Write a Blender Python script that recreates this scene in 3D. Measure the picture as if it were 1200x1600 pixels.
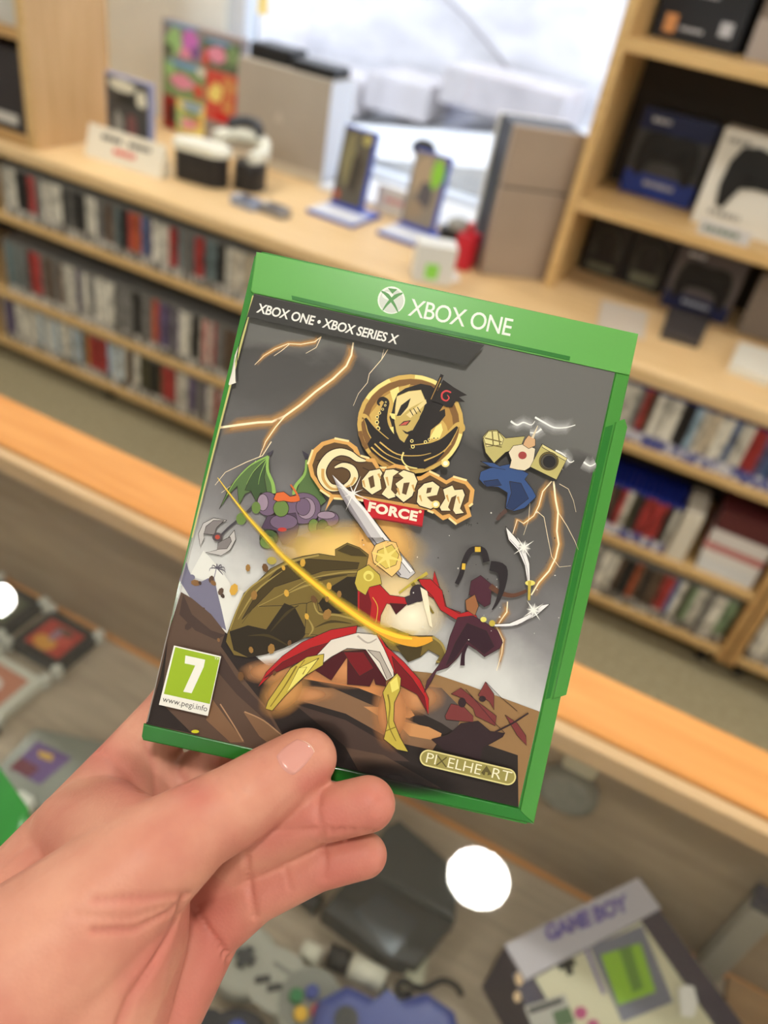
import bpy, bmesh, math, random
import numpy as np
from mathutils import Vector, Matrix, noise
from mathutils.bvhtree import BVHTree
R_ = random.Random(7)
S = bpy.context.scene
for o in list(bpy.data.objects): bpy.data.objects.remove(o)
COL = S.collection

# ------------------------------------------------------------------ camera, world, sun, exposure
FPX, CAM_H = 1230.0, 1.55
CR = np.array([[0.88077954, 0.38868706, -0.27046216], [0.44465455, -0.48250249, 0.7546348], [0.16281811, -0.78492912, -0.59780979]])
CC = np.array([0.0, 0.0, CAM_H])
cd = bpy.data.cameras.new('camera'); cam = bpy.data.objects.new('camera', cd); COL.objects.link(cam)
cam.matrix_world = Matrix([[CR[i, 0], -CR[i, 1], -CR[i, 2], CC[i]] for i in range(3)] + [[0, 0, 0, 1]])
cd.sensor_fit = 'VERTICAL'; cd.sensor_height = 36; cd.sensor_width = 27; cd.lens = FPX * 36 / 1600
cd.clip_start = 0.02; cd.clip_end = 50
cd.dof.use_dof = True; cd.dof.focus_distance = 0.262; cd.dof.aperture_fstop = 7.2
S.camera = cam
S.view_settings.view_transform = 'Standard'; S.view_settings.look = 'None'
S.view_settings.gamma = 1; S.view_settings.use_curve_mapping = False; S.view_settings.exposure = 0.25
W_ = bpy.data.worlds.new('world'); S.world = W_; W_.use_nodes = True
W_.node_tree.nodes['Background'].inputs[0].default_value = (0.83, 0.89, 1.0, 1)
W_.node_tree.nodes['Background'].inputs[1].default_value = 4.0
LAMP = 120.0          # emission strength of the ceiling downlights

# ------------------------------------------------------------------ pixel helpers
def at(x, y, z=None, Y=None, X=None, d=None):
    v = CR @ np.array([(x - 600) / FPX, (y - 800) / FPX, 1.0])
    if d is not None: t = d
    elif z is not None: t = (z - CAM_H) / v[2]
    elif Y is not None: t = Y / v[1]
    else: t = X / v[0]
    return Vector(CC + v * t)
def lin(c): return tuple((x / 255 / 12.92) if x / 255 <= 0.04045 else ((x / 255 + 0.055) / 1.055) ** 2.4 for x in c)

# ------------------------------------------------------------------ materials
MATS = {}
def mat(name, rgb, rough=0.5, metal=0.0, spec=0.5, trans=0.0, emit=0, coat=0, sss=0, ior=1.45):
    if name in MATS: return MATS[name]
    m = bpy.data.materials.new(name); m.use_nodes = True; b = m.node_tree.nodes['Principled BSDF']
    b.inputs['Base Color'].default_value = lin(rgb) + (1,)
    b.inputs['Roughness'].default_value = rough; b.inputs['Metallic'].default_value = metal
    b.inputs['Specular IOR Level'].default_value = spec; b.inputs['Transmission Weight'].default_value = trans
    b.inputs['Coat Weight'].default_value = coat; b.inputs['IOR'].default_value = ior
    if emit: b.inputs['Emission Color'].default_value = lin(rgb) + (1,); b.inputs['Emission Strength'].default_value = emit
    m.diffuse_color = lin(rgb) + (1,)
    MATS[name] = m; return m
def nodes(m): return m.node_tree.nodes, m.node_tree.links, m.node_tree.nodes['Principled BSDF']
def ramp(n, stops):
    r = n.new('ShaderNodeValToRGB'); e = r.color_ramp.elements
    while len(e) < len(stops): e.new(0.5)
    for k, (p, c) in zip(e, stops): k.position = p; k.color = lin(c) + (1,)
    return r
def noisy(name, stops, scale=(1, 1, 1), nscale=5, detail=5, rough=0.5, bump=0.0, dist=0.0, coords='Object', spec=0.4):
    if name in MATS: return MATS[name]
    m = mat(name, stops[len(stops) // 2][1], rough, spec=spec); n, l, b = nodes(m)
    tc = n.new('ShaderNodeTexCoord'); mp = n.new('ShaderNodeMapping'); mp.inputs['Scale'].default_value = scale
    nz = n.new('ShaderNodeTexNoise'); nz.inputs['Scale'].default_value = nscale; nz.inputs['Detail'].default_value = detail; nz.inputs['Distortion'].default_value = dist
    r = ramp(n, stops); l.new(tc.outputs[coords], mp.inputs[0]); l.new(mp.outputs[0], nz.inputs[0]); l.new(nz.outputs[0], r.inputs[0]); l.new(r.outputs[0], b.inputs['Base Color'])
    if bump:
        bp = n.new('ShaderNodeBump'); bp.inputs['Strength'].default_value = bump; bp.inputs['Distance'].default_value = 0.002
        l.new(nz.outputs[0], bp.inputs['Height']); l.new(bp.outputs[0], b.inputs['Normal'])
    return m
def wood(name, a, b_, scale, rough=0.45):
    return noisy(name, [(0.3, a), (0.7, b_)], scale, 4, 6, rough, 0.05, 0.6)
BEECH = wood('beech_laminate', (230, 200, 154), (216, 182, 130), (1.2, 14, 14))
BEECHV = wood('beech_laminate_upright', (214, 182, 140), (198, 164, 120), (14, 14, 1.0))
EDGE = wood('beech_edge_band', (216, 182, 128), (200, 164, 108), (1.5, 16, 16))
SHELFB = wood('shelf_beech', (200, 160, 105), (182, 140, 88), (1.2, 14, 14))
ORANGEW = wood('varnished_orange_wood', (222, 158, 88), (206, 138, 68), (1.3, 16, 16), 0.55)
GREYW = wood('grey_brown_laminate', (196, 180, 158), (172, 156, 136), (2.0, 18, 18), 0.5)
DARKW = wood('brown_back_laminate', (164, 144, 118), (142, 122, 100), (1.2, 10, 10), 0.5)
BACK = mat('dark_shelf_back', (60, 52, 44), 0.8)
WHITE = mat('white_card', (232, 230, 224), 0.5)
PURE = mat('white_plastic', (236, 236, 232), 0.35)
BLACK = mat('black_plastic', (22, 22, 24), 0.4)
DGREY = mat('dark_grey_plastic', (56, 58, 60), 0.45)
FLOORM = noisy('beige_floor', [(0.35, (170, 160, 130)), (0.65, (154, 144, 114))], (1, 1, 1), 60, 4, 0.7)
WALLM = noisy('white_wall_paint', [(0.3, (242, 245, 243)), (0.7, (236, 240, 239))], (1, 1, 1), 8, 3, 0.8)
CEILM = noisy('ceiling_paint', [(0.3, (226, 224, 218)), (0.7, (218, 216, 210))], (1, 1, 1), 8, 3, 0.9)

def glass_mat(name, tint, fac=0.08, rough=0.0):
    m = bpy.data.materials.new(name); m.use_nodes = True; n, l = m.node_tree.nodes, m.node_tree.links; n.clear()
    out = n.new('ShaderNodeOutputMaterial'); mx = n.new('ShaderNodeMixShader'); tr = n.new('ShaderNodeBsdfTransparent'); gl = n.new('ShaderNodeBsdfGlossy')
    lw0 = n.new('ShaderNodeLayerWeight'); lw0.inputs[0].default_value = 0.5
    pw = n.new('ShaderNodeMath'); pw.operation = 'POWER'; pw.inputs[1].default_value = 5.0; l.new(lw0.outputs['Facing'], pw.inputs[0])
    lw = n.new('ShaderNodeMath'); lw.operation = 'MULTIPLY_ADD'; lw.inputs[1].default_value = 0.8; lw.inputs[2].default_value = 0.055; l.new(pw.outputs[0], lw.inputs[0])
    tr.inputs[0].default_value = tint + (1,); gl.inputs['Roughness'].default_value = rough
    l.new(lw.outputs[0], mx.inputs[0]); l.new(tr.outputs[0], mx.inputs[1]); l.new(gl.outputs[0], mx.inputs[2]); l.new(mx.outputs[0], out.inputs[0])
    return m
GLASS = glass_mat('clear_glass', (0.96, 0.97, 0.965))

# ------------------------------------------------------------------ mesh helpers
class MB:
    def __init__(s): s.bm = bmesh.new(); s.mats = []
    def mi(s, m):
        if m not in s.mats: s.mats.append(m)
        return s.mats.index(m)
    def box(s, lo, hi, m, rot=None, bevel=0.0, seg=2):
        lo, hi = Vector(lo), Vector(hi); c = (lo + hi) / 2; d = hi - lo
        r = bmesh.ops.create_cube(s.bm, size=1.0); vs = r['verts']
        for v in vs: v.co = Vector((v.co.x * d.x, v.co.y * d.y, v.co.z * d.z))
        fs = list({f for v in vs for f in v.link_faces}); i = s.mi(m)
        for f in fs: f.material_index = i
        if bevel:
            es = list({e for v in vs for e in v.link_edges})
            r = bmesh.ops.bevel(s.bm, geom=es, offset=bevel, segments=seg, affect='EDGES', profile=0.5, clamp_overlap=True)
            vs = list({v for f in r['faces'] for v in f.verts} | {v for v in vs if v.is_valid})
            for f in r['faces']: f.material_index = i
        for v in vs:
            if rot is not None: v.co = rot @ v.co
            v.co += c
        return s
    def prism(s, pts, z0, z1, m, xf=None, m_side=None, bevel=0):
        bm = s.bm; i = s.mi(m); j = s.mi(m_side) if m_side else i
        a = 0.5 * sum(p[0] * q[1] - q[0] * p[1] for p, q in zip(pts, pts[1:] + pts[:1]))
        if a < 0: pts = pts[::-1]
        lo = [bm.verts.new((p[0], p[1], z0)) for p in pts]; hi = [bm.verts.new((p[0], p[1], z1)) for p in pts]
        fs = [bm.faces.new(hi), bm.faces.new(lo[::-1])]; fs[0].material_index = i; fs[1].material_index = j
        n = len(pts)
        for k in range(n):
            f = bm.faces.new((lo[k], lo[(k + 1) % n], hi[(k + 1) % n], hi[k])); f.material_index = j; fs.append(f)
        vs = lo + hi
        if bevel:
            es = list(fs[0].edges)
            r = bmesh.ops.bevel(bm, geom=es, offset=bevel, segments=2, affect='EDGES', profile=0.5)
            vs = list({v for f in r['faces'] for v in f.verts} | {v for v in vs if v.is_valid})
        if xf is not None:
            for v in vs: v.co = xf @ v.co
        return s
    def cyl(s, c, r, h, m, axis='Z', n=32, r2=None, xf=None, bevel=0):
        pts = [(math.cos(2 * math.pi * k / n), math.sin(2 * math.pi * k / n)) for k in range(n)]
        bm = s.bm; i = s.mi(m); r2 = r if r2 is None else r2
        rings = [(r, 0), (r2, h)] if not bevel else [(r, 0), (r, h - bevel), (r - bevel * 0.3, h - bevel * 0.3), (r - bevel, h)]
        mx = {'Z': Matrix.Identity(3), 'Y': Matrix.Rotation(math.radians(-90), 3, 'X'), 'X': Matrix.Rotation(math.radians(90), 3, 'Y')}[axis] if isinstance(axis, str) else axis
        L = []
        for rr, z in rings: L.append([bm.verts.new(Vector(c) + mx @ Vector((p[0] * rr, p[1] * rr, z))) for p in pts])
        f = bm.faces.new(L[-1]); f.material_index = i; f = bm.faces.new(L[0][::-1]); f.material_index = i
        for A, B in zip(L, L[1:]):
            for k in range(n):
                f = bm.faces.new((A[k], A[(k + 1) % n], B[(k + 1) % n], B[k])); f.material_index = i; f.smooth = True
        return s
    def ell(s, c, r, m, rot=None, n=20):
        v = bmesh.ops.create_uvsphere(s.bm, u_segments=n, v_segments=n // 2 + 2, radius=1)['verts']; i = s.mi(m)
        for f in {f for q in v for f in q.link_faces}: f.material_index = i; f.smooth = True
        for q in v:
            q.co = Vector((q.co.x * r[0], q.co.y * r[1], q.co.z * r[2]))
            if rot is not None: q.co = rot @ q.co
            q.co += Vector(c)
        return s
    def tube(s, pts, r, m, n=10):
        pts = [Vector(p) for p in pts]; i = s.mi(m); prev = None; L = []
        for k, p in enumerate(pts):
            t = (pts[min(k + 1, len(pts) - 1)] - pts[max(k - 1, 0)]).normalized()
            u = t.cross(Vector((0, 0, 1)));  u = u if u.length > 1e-3 else t.cross(Vector((1, 0, 0)))
            u.normalize(); w = t.cross(u); rr = r[k] if isinstance(r, (list, tuple)) else r
            L.append([s.bm.verts.new(p + (u * math.cos(a) + w * math.sin(a)) * rr) for a in [2 * math.pi * q / n for q in range(n)]])
        for A, B in zip(L, L[1:]):
            for k in range(n):
                f = s.bm.faces.new((A[k], A[(k + 1) % n], B[(k + 1) % n], B[k])); f.material_index = i; f.smooth = True
        for q in (L[0], L[-1]):
            f = s.bm.faces.new(q); f.material_index = i
        return s
    def mesh(s, name):
        bmesh.ops.recalc_face_normals(s.bm, faces=s.bm.faces)
        me = bpy.data.meshes.new(name); s.bm.to_mesh(me); s.bm.free()
        for m in s.mats: me.materials.append(m)
        return me
    def build(s, name, parent=None, **kw):
        o = bpy.data.objects.new(name, s.mesh(name)); COL.objects.link(o)
        if parent is not None: o.parent = parent
        for k, v in kw.items(): o[k] = v
        return o
def thing(name, label, cat, loc=(0, 0, 0), rz=0, group=None, mw=None):
    o = bpy.data.objects.new(name, None); COL.objects.link(o); o.empty_display_size = 0.02
    o.location = loc; o.rotation_euler = (0, 0, rz)
    if mw is not None: o.matrix_world = mw
    tag(o, label, cat, group); return o
def tag(o, label, cat, group=None):
    o['label'] = label; o['category'] = cat
    if group: o['group'] = group
    return o
def struct(o): o['kind'] = 'structure'; return o
def rrect(x0, y0, x1, y1, r, n=5):
    P = []
    for cx, cy, a in ((x1 - r, y1 - r, 0), (x0 + r, y1 - r, 90), (x0 + r, y0 + r, 180), (x1 - r, y0 + r, 270)):
        for k in range(n + 1):
            t = math.radians(a + 90 * k / n); P.append((cx + r * math.cos(t), cy + r * math.sin(t)))
    return P
def text_mesh(txt, bold=0.0, shear=0.0, spacing=1.0):
    """verts / faces of a line of lettering normalised to baseline (0,0)-(1,0), height kept in the same unit as a 0..1 pair"""
    c = bpy.data.curves.new('t', 'FONT'); c.body = txt; c.offset = bold; c.shear = shear; c.space_character = spacing; c.resolution_u = 4
    o = bpy.data.objects.new('t', c); COL.objects.link(o)
    dg = bpy.context.evaluated_depsgraph_get(); me = bpy.data.meshes.new_from_object(o.evaluated_get(dg))
    vs = [v.co.copy() for v in me.vertices]; fs = [tuple(p.vertices) for p in me.polygons]
    bpy.data.objects.remove(o); bpy.data.curves.remove(c); bpy.data.meshes.remove(me)
    x0, x1 = min(v.x for v in vs), max(v.x for v in vs)
    y1 = max(v.y for v in vs)
    return [((v.x - x0) / (x1 - x0), v.y / y1) for v in vs], fs

# ------------------------------------------------------------------ the room
CZ, CY = 0.80, 1.86            # window counter height and front
WY = 2.62                      # window wall
b = MB(); b.box((-3.6, -3, -0.05), (2.6, WY + 0.12, 0), FLOORM); struct(b.build('floor'))
b = MB(); b.box((-3.6, -3, 2.7), (2.6, WY + 0.12, 2.8), CEILM); struct(b.build('ceiling'))
b = MB(); b.box((-3.7, -3, 0), (-3.6, WY + 0.12, 2.7), WALLM); struct(b.build('wall_left'))
b = MB(); b.box((2.6, -3, 0), (2.7, WY + 0.12, 2.7), WALLM); struct(b.build('wall_right'))
b = MB(); b.box((-3.7, -3.1, 0), (2.7, -3.0, 2.7), WALLM); struct(b.build('wall_front'))
WX0, WX1 = -1.875, -0.47       # window opening
b = MB()
b.box((-3.6, WY, 0), (WX0, WY + 0.12, 2.7), WALLM); b.box((WX1, WY, 0), (2.6, WY + 0.12, 2.7), WALLM)
b.box((WX0, WY, 0), (WX1, WY + 0.12, CZ - 0.03), WALLM); b.box((WX0, WY, 2.25), (WX1, WY + 0.12, 2.7), WALLM)
struct(b.build('wall_back'))
FRAME = mat('blue_white_window_frame', (218, 226, 238), 0.35)
win = thing('window_1', 'shop window in a pale frame behind the counter', 'window', (0, WY + 0.06, 0)); struct(win)
b = MB(); y0, y1 = -0.035, 0.045
b.box((WX0, y0, CZ - 0.03), (WX0 + 0.06, y1, 2.25), FRAME, bevel=0.004); b.box((WX1 - 0.06, y0, CZ - 0.03), (WX1, y1, 2.25), FRAME, bevel=0.004)
b.box((WX0, y0, CZ - 0.03), (WX1, y1, CZ + 0.03), FRAME, bevel=0.004); b.box((WX0, y0, 2.19), (WX1, y1, 2.25), FRAME, bevel=0.004)
b.build('window_frame', win)
b = MB(); b.box((WX0 + 0.05, 0.0, CZ + 0.02), (WX1 - 0.05, 0.006, 2.2), GLASS); b.build('window_pane', win)

b = MB(); b.box((-1.312, 2.375, CZ + 0.0004), (-0.456, WY + 0.02, CZ + 0.012), mat('sill_white', (232, 234, 236), 0.35), bevel=0.003); struct(b.build('trim_1'))
# outside the window: pale pavement, a row of stone blocks, a rough stone wall
STONE = noisy('pale_stone', [(0.3, (205, 203, 208)), (0.55, (226, 224, 228)), (0.75, (238, 236, 238))], (1, 1, 1.6), 5, 8, 0.9, 0.5, 0.4)
BLK = noisy('pinkish_stone_block', [(0.3, (184, 178, 180)), (0.7, (202, 196, 198))], (1, 1, 1), 9, 8, 0.9, 0.3)
PAVE = noisy('pale_pavement', [(0.3, (225, 226, 230)), (0.7, (236, 237, 240))], (1, 6, 1), 4, 4, 0.9)
SL = 0.168                      # the street outside climbs to the right
def street(x): return 0.785 + SL * (x + 1.78)
b = MB(); b.prism([(-6, 0.2), (3, 0.2), (3, street(3)), (-1.9, street(-1.9) - 0.02), (-6, street(-1.9) - 0.02)], 0, 5.2, PAVE, xf=Matrix(((1, 0, 0, 0), (0, 0, 1, WY + 0.13), (0, 1, 0, 0), (0, 0, 0, 1)))); struct(b.build('ground_outside'))
b = MB(); b.box((-5, 3.95, 0.3), (2.5, 4.3, 3.6), STONE); o = struct(b.build('wall_outside'))
for k, (xa, xb, lab) in enumerate(((-2.6, -1.80, 'pale stone block outside the window, behind the grey console carton'), (-1.78, -1.46, 'short pale stone block outside the window, left of the dark joint'), (-1.42, -0.86, 'long pale stone block outside the window, right of the dark joint'))):
    z0 = street(xb) + 0.001
    b = MB(); b.box((xa, 3.55, z0), (xb, 3.9, z0 + 0.15), BLK, bevel=0.015); tag(b.build('stone_block'), lab, 'stone block', 'stone blocks outside the window')
b = MB(); b.tube([(-1.84, 3.93, 1.40), (-1.5, 3.93, 1.235), (-1.28, 3.93, 1.10), (-1.16, 3.93, 1.0)], 0.007, mat('dull_pipe', (158, 152, 156), 0.6)); tag(b.build('wall_cable'), 'thin grey cable running diagonally down the outside stone wall', 'cable')
p = at(397, 25, Y=3.2); sg = thing('street_sign', 'small blue and yellow board outside at the window left edge', 'sign', (p.x, 3.2, 0.74))
b = MB(); b.box((-0.02, -0.004, 0), (0.02, 0.004, 0.5), DGREY); b.build('post', sg)
b = MB(); b.box((-0.07, -0.012, 0.40), (0.07, -0.004, 0.60), mat('sign_yellow', (232, 196, 110), 0.5)); b.box((-0.07, -0.012, 0.60), (0.07, -0.004, 0.86), mat('sign_blue', (130, 155, 215), 0.5)); b.build('board', sg)

# ceiling downlights, one grid over the shop; window-wall and rear rows added for brightness
LENS = mat('lamp_diffuser', (255, 250, 240), 0.5, emit=LAMP); LENS.node_tree.nodes['Principled BSDF'].inputs['Emission Color'].default_value = (1.0, 0.96, 0.89, 1)
LP = [(x, y, nm) for x, nx in ((-2.04, 'left'), (0.04, 'middle'), (2.1, 'right')) for y, nm in ((2.42, nx + ', added close to the window wall to brighten it'), (1.45, nx + ' by the window'), (-0.35, nx + ' over the sales side'), (-2.1, nx + ', added at the rear of the shop for brightness'))]
for x, y, nm in LP:
    t = thing('ceiling_light', 'round white recessed ceiling light, ' + nm, 'ceiling light', (x, y, 2.7), 0, 'recessed ceiling lights')
    b = MB(); n = 40
    ro, ri = 0.115, 0.092
    b.prism([(ro * math.cos(2 * math.pi * k / n), ro * math.sin(2 * math.pi * k / n)) for k in range(n)], -0.012, 0.0, PURE); b.build('frame', t)
    b = MB(); b.cyl((0, 0, -0.016), ri, 0.004, LENS, n=40); b.build('diffuser', t)

# ------------------------------------------------------------------ window counter: worktop, shelf units, games
b = MB(); b.box((-3.3, CY, CZ - 0.045), (1.6, WY, CZ), BEECH, bevel=0.012, seg=3); tag(b.build('worktop'), 'long beech worktop running under the shop window', 'worktop')
CAST = mat('caster_black', (30, 28, 28), 0.5)
def shelf_unit(label, x0, x1, levels):
    t = thing('shelf_unit', label, 'shelf unit', (x0, CY + 0.012, 0)); w = x1 - x0
    for xx in (0, w - 0.022):
        b = MB(); b.box((xx, 0, 0.062), (xx + 0.022, 0.42, CZ - 0.046), SHELFB); b.build('side_panel', t)
    b = MB(); b.box((0.022, 0.40, 0.062), (w - 0.022, 0.42, CZ - 0.046), BACK); b.build('back_panel', t)
    for z in levels:
        b = MB(); b.box((0.022, 0.0, z - 0.024), (w - 0.022, 0.40, z), EDGE, bevel=0.003); b.build('shelf', t)
    for xx in (0.05, w * 0.5, w - 0.05):
        c = thing_part('caster', t, (xx, 0.06, 0))
        b = MB(); b.cyl((-0.011, 0, 0.025), 0.025, 0.022, CAST, axis='X', n=20); b.build('wheel', c)
        b = MB(); b.box((-0.018, -0.02, 0.045), (0.018, 0.02, 0.062), CAST); b.build('bracket', c)
    return t
def thing_part(name, parent, loc):
    o = bpy.data.objects.new(name, None); COL.objects.link(o); o.parent = parent; o.location = loc; o.empty_display_size = 0.01; return o
LUL = (0.090, 0.286, 0.566); LUR = (0.100, 0.308, 0.592)
shelf_unit('low beech game shelf unit on casters at the left under the window', -2.92, -0.72, LUL)
shelf_unit('low beech game shelf unit on casters under the right bookcase', -0.70, 0.402, LUR)
shelf_unit('low beech shelf unit at the far right edge', 0.408, 1.45, LUR)

def spine_mat(name, blue):
    m = mat(name, (200, 200, 200), 0.35); n, l, b = nodes(m)
    oi = n.new('ShaderNodeObjectInfo'); tc = n.new('ShaderNodeTexCoord'); sp = n.new('ShaderNodeSeparateXYZ'); l.new(tc.outputs['Object'], sp.inputs[0])
    ad = n.new('ShaderNodeVectorMath'); ad.operation = 'ADD'
    mul = n.new('ShaderNodeMath'); mul.operation = 'MULTIPLY'; mul.inputs[1].default_value = 37.0; l.new(oi.outputs['Random'], mul.inputs[0])
    cb = n.new('ShaderNodeCombineXYZ'); l.new(mul.outputs[0], cb.inputs[0]); l.new(mul.outputs[0], cb.inputs[2]); l.new(tc.outputs['Object'], ad.inputs[0]); l.new(cb.outputs[0], ad.inputs[1])
    nz = n.new('ShaderNodeTexNoise'); nz.inputs['Scale'].default_value = 28; nz.inputs['Detail'].default_value = 1; l.new(ad.outputs[0], nz.inputs[0])
    th = n.new('ShaderNodeMapRange'); th.inputs[1].default_value = 0.53; th.inputs[2].default_value = 0.58; th.inputs[4].default_value = 0.75; l.new(nz.outputs[0], th.inputs[0])
    alt = n.new('ShaderNodeHueSaturation'); alt.inputs['Value'].default_value = 0.45; l.new(oi.outputs['Color'], alt.inputs['Color'])
    mx = n.new('ShaderNodeMix'); mx.data_type = 'RGBA'; l.new(th.outputs[0], mx.inputs[0]); l.new(oi.outputs['Color'], mx.inputs[6]); l.new(alt.outputs[0], mx.inputs[7])
    # maker's band at the foot of every spine
    bd = n.new('ShaderNodeMapRange'); bd.inputs[1].default_value = 0.034; bd.inputs[2].default_value = 0.030; l.new(sp.outputs['Z'], bd.inputs[0])
    lt = n.new('ShaderNodeMapRange'); lt.inputs[1].default_value = 0.45; lt.inputs[2].default_value = 0.5; l.new(nz.outputs[0], lt.inputs[0])
    bc = n.new('ShaderNodeMix'); bc.data_type = 'RGBA'; l.new(lt.outputs[0], bc.inputs[0])
    bc.inputs[6].default_value = lin((222, 222, 228) if blue else (205, 202, 196)) + (1,); bc.inputs[7].default_value = lin((90, 96, 160) if blue else (120, 116, 112)) + (1,)
    m2 = n.new('ShaderNodeMix'); m2.data_type = 'RGBA'; l.new(bd.outputs[0], m2.inputs[0]); l.new(mx.outputs[2], m2.inputs[6]); l.new(bc.outputs[2], m2.inputs[7])
    l.new(m2.outputs[2], b.inputs['Base Color']); return m
def game_mesh(name, blue, h, th):
    b = MB(); sm = spine_mat(name + '_spine', blue)
    case = mat('blue_case_plastic', (30, 44, 128), 0.25) if blue else mat('smoke_case_plastic', (120, 120, 118), 0.25)
    b.box((-th / 2, 0, 0), (th / 2, 0.135, h - 0.012), sm, bevel=0.0012); b.box((-th / 2, 0.0012, h - 0.012), (th / 2, 0.135, h), case, bevel=0.0012)
    return b.mesh(name)
PAL = {'white': (226, 222, 210), 'grey': (128, 126, 124), 'dark': (44, 42, 44), 'maroon': (92, 34, 40), 'red': (170, 58, 58), 'orange': (196, 98, 62), 'blue': (84, 108, 152),
       'lightblue': (160, 190, 214), 'teal': (104, 120, 124), 'purple': (98, 86, 118), 'cream': (214, 200, 176), 'brown': (104, 84, 70), 'olive': (84, 80, 60), 'green': (128, 150, 118), 'yellow': (206, 170, 80)}
WORD = {'lightblue': 'pale blue'}
ONES = 'zeroth first second third fourth fifth sixth seventh eighth ninth tenth eleventh twelfth thirteenth fourteenth fifteenth sixteenth seventeenth eighteenth nineteenth'.split()
TENS = {2: ('twenty', 'twentieth'), 3: ('thirty', 'thirtieth'), 4: ('forty', 'fortieth'), 5: ('fifty', 'fiftieth'), 6: ('sixty', 'sixtieth'), 7: ('seventy', 'seventieth'), 8: ('eighty', 'eightieth'), 9: ('ninety', 'ninetieth')}
def ordinal(k):
    if k < 20: return ONES[k]
    return TENS[k // 10][1] if k % 10 == 0 else TENS[k // 10][0] + '-' + ONES[k % 10]
def colour_at(seq, px):
    for x, c in seq:
        if px <= x: return c
    return seq[-1][1]
def proj(p):
    q = CR.T @ (np.array(p) - CC); return 600 + FPX * q[0] / q[2], 800 + FPX * q[1] / q[2]
def game_row(me, x0, x1, z, h, th, seq, where, group, name='game_case'):
    x = x0; k = 0
    while x + th <= x1:
        k += 1; xc = x + th / 2
        px, py = proj((xc, CY + 0.03, z + h * 0.6)); c = colour_at(seq, px)
        if '/' in c: c = R_.choice(c.split('/'))
        o = bpy.data.objects.new(name, me); COL.objects.link(o)
        o.location = (xc, CY + 0.022 + R_.uniform(0, 0.008), z); r, g, bb = lin(PAL[c]); j = R_.uniform(0.75, 1.2)
        o.color = (min(1, r * j), min(1, g * j), min(1, bb * j), 1)
        tag(o, '%s game case spine, %s from the left %s' % (WORD.get(c, c), ordinal(k), where), 'game case', group)
        x += th + 0.0008
GA = game_mesh('smoke_game', False, 0.162, 0.0148); GB = game_mesh('tall_game', False, 0.19, 0.0148); GC = game_mesh('blue_game', True, 0.158, 0.0148); GD = game_mesh('slim_game', False, 0.165, 0.0148)
S1 = [(25, 'white'), (46, 'dark/maroon'), (70, 'red/grey'), (100, 'white'), (136, 'grey/dark'), (150, 'white'), (182, 'brown/grey'), (200, 'dark/teal'), (218, 'red/orange'), (238, 'purple/blue'), (265, 'white'), (282, 'red'), (308, 'teal/grey'), (322, 'red'), (350, 'teal/dark'), (400, 'cream/white'), (999, 'cream/grey')]
S2 = [(46, 'grey/teal'), (66, 'maroon/red'), (98, 'brown/grey'), (122, 'white'), (134, 'purple/grey'), (185, 'white/grey'), (236, 'grey/dark'), (252, 'red/orange'), (282, 'grey/purple'), (302, 'white'), (315, 'dark'), (340, 'white/red'), (999, 'brown/grey')]
S3 = [(40, 'purple/white/lightblue'), (132, 'white/lightblue/white'), (166, 'red/brown/yellow'), (195, 'white/lightblue'), (222, 'brown/white'), (256, 'olive/dark'), (280, 'red'), (296, 'white'), (326, 'purple/grey'), (999, 'red/white')]
game_row(GA, -2.19, -1.14, LUL[2] + 0.0004, 0.162, 0.0148, S1, 'in the left top row', 'cases in the top left row')
game_row(GB, -2.23, -1.22, LUL[1] + 0.0004, 0.19, 0.0148, S2, 'in the left middle row', 'cases in the middle left row')
game_row(GD, -2.27, -1.28, LUL[0] + 0.0004, 0.165, 0.0148, S3, 'in the left bottom row', 'cases in the bottom left row')
T1 = [(992, 'white'), (1003, 'dark/grey'), (1020, 'brown/red'), (1056, 'white'), (1076, 'dark'), (1088, 'lightblue'), (1116, 'white/cream'), (1150, 'blue/dark/white'), (1166, 'white'), (1186, 'red'), (1200, 'blue/purple'), (1999, 'red/blue')]
T2 = [(950, 'brown'), (965, 'dark/brown'), (985, 'red/white'), (1003, 'dark/olive'), (1032, 'red'), (1042, 'dark'), (1999, 'white')]
T3 = [(925, 'olive/grey'), (960, 'white/grey'), (992, 'dark/brown'), (1026, 'dark/brown/orange'), (1046, 'red'), (1059, 'blue/lightblue'), (1066, 'white'), (1084, 'olive/green'), (1128, 'white/grey'), (1140, 'green'), (1158, 'red'), (1999, 'white')]
game_row(GC, -0.16, 0.375, LUR[2] + 0.0004, 0.158, 0.0148, T1, 'in the top row below the bookcase', 'cases in the top right row')
game_row(GC, -0.12, 0.135, LUR[1] + 0.0004, 0.158, 0.0148, T2, 'in the middle row below the bookcase', 'cases in the middle right row')
game_row(GD, -0.10, 0.372, LUR[0] + 0.0004, 0.165, 0.0148, T3, 'in the bottom row below the bookcase', 'cases in the bottom right row')
game_row(GD, 0.44, 0.56, LUR[0] + 0.0004, 0.165, 0.0148, [(1190, 'white'), (1999, 'dark/white')], 'in the far right unit bottom row', 'cases in the far right bottom row')
b = MB(); RB = random.Random(3)      # the run of cases behind the held one, which the photo does not show one by one
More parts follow.
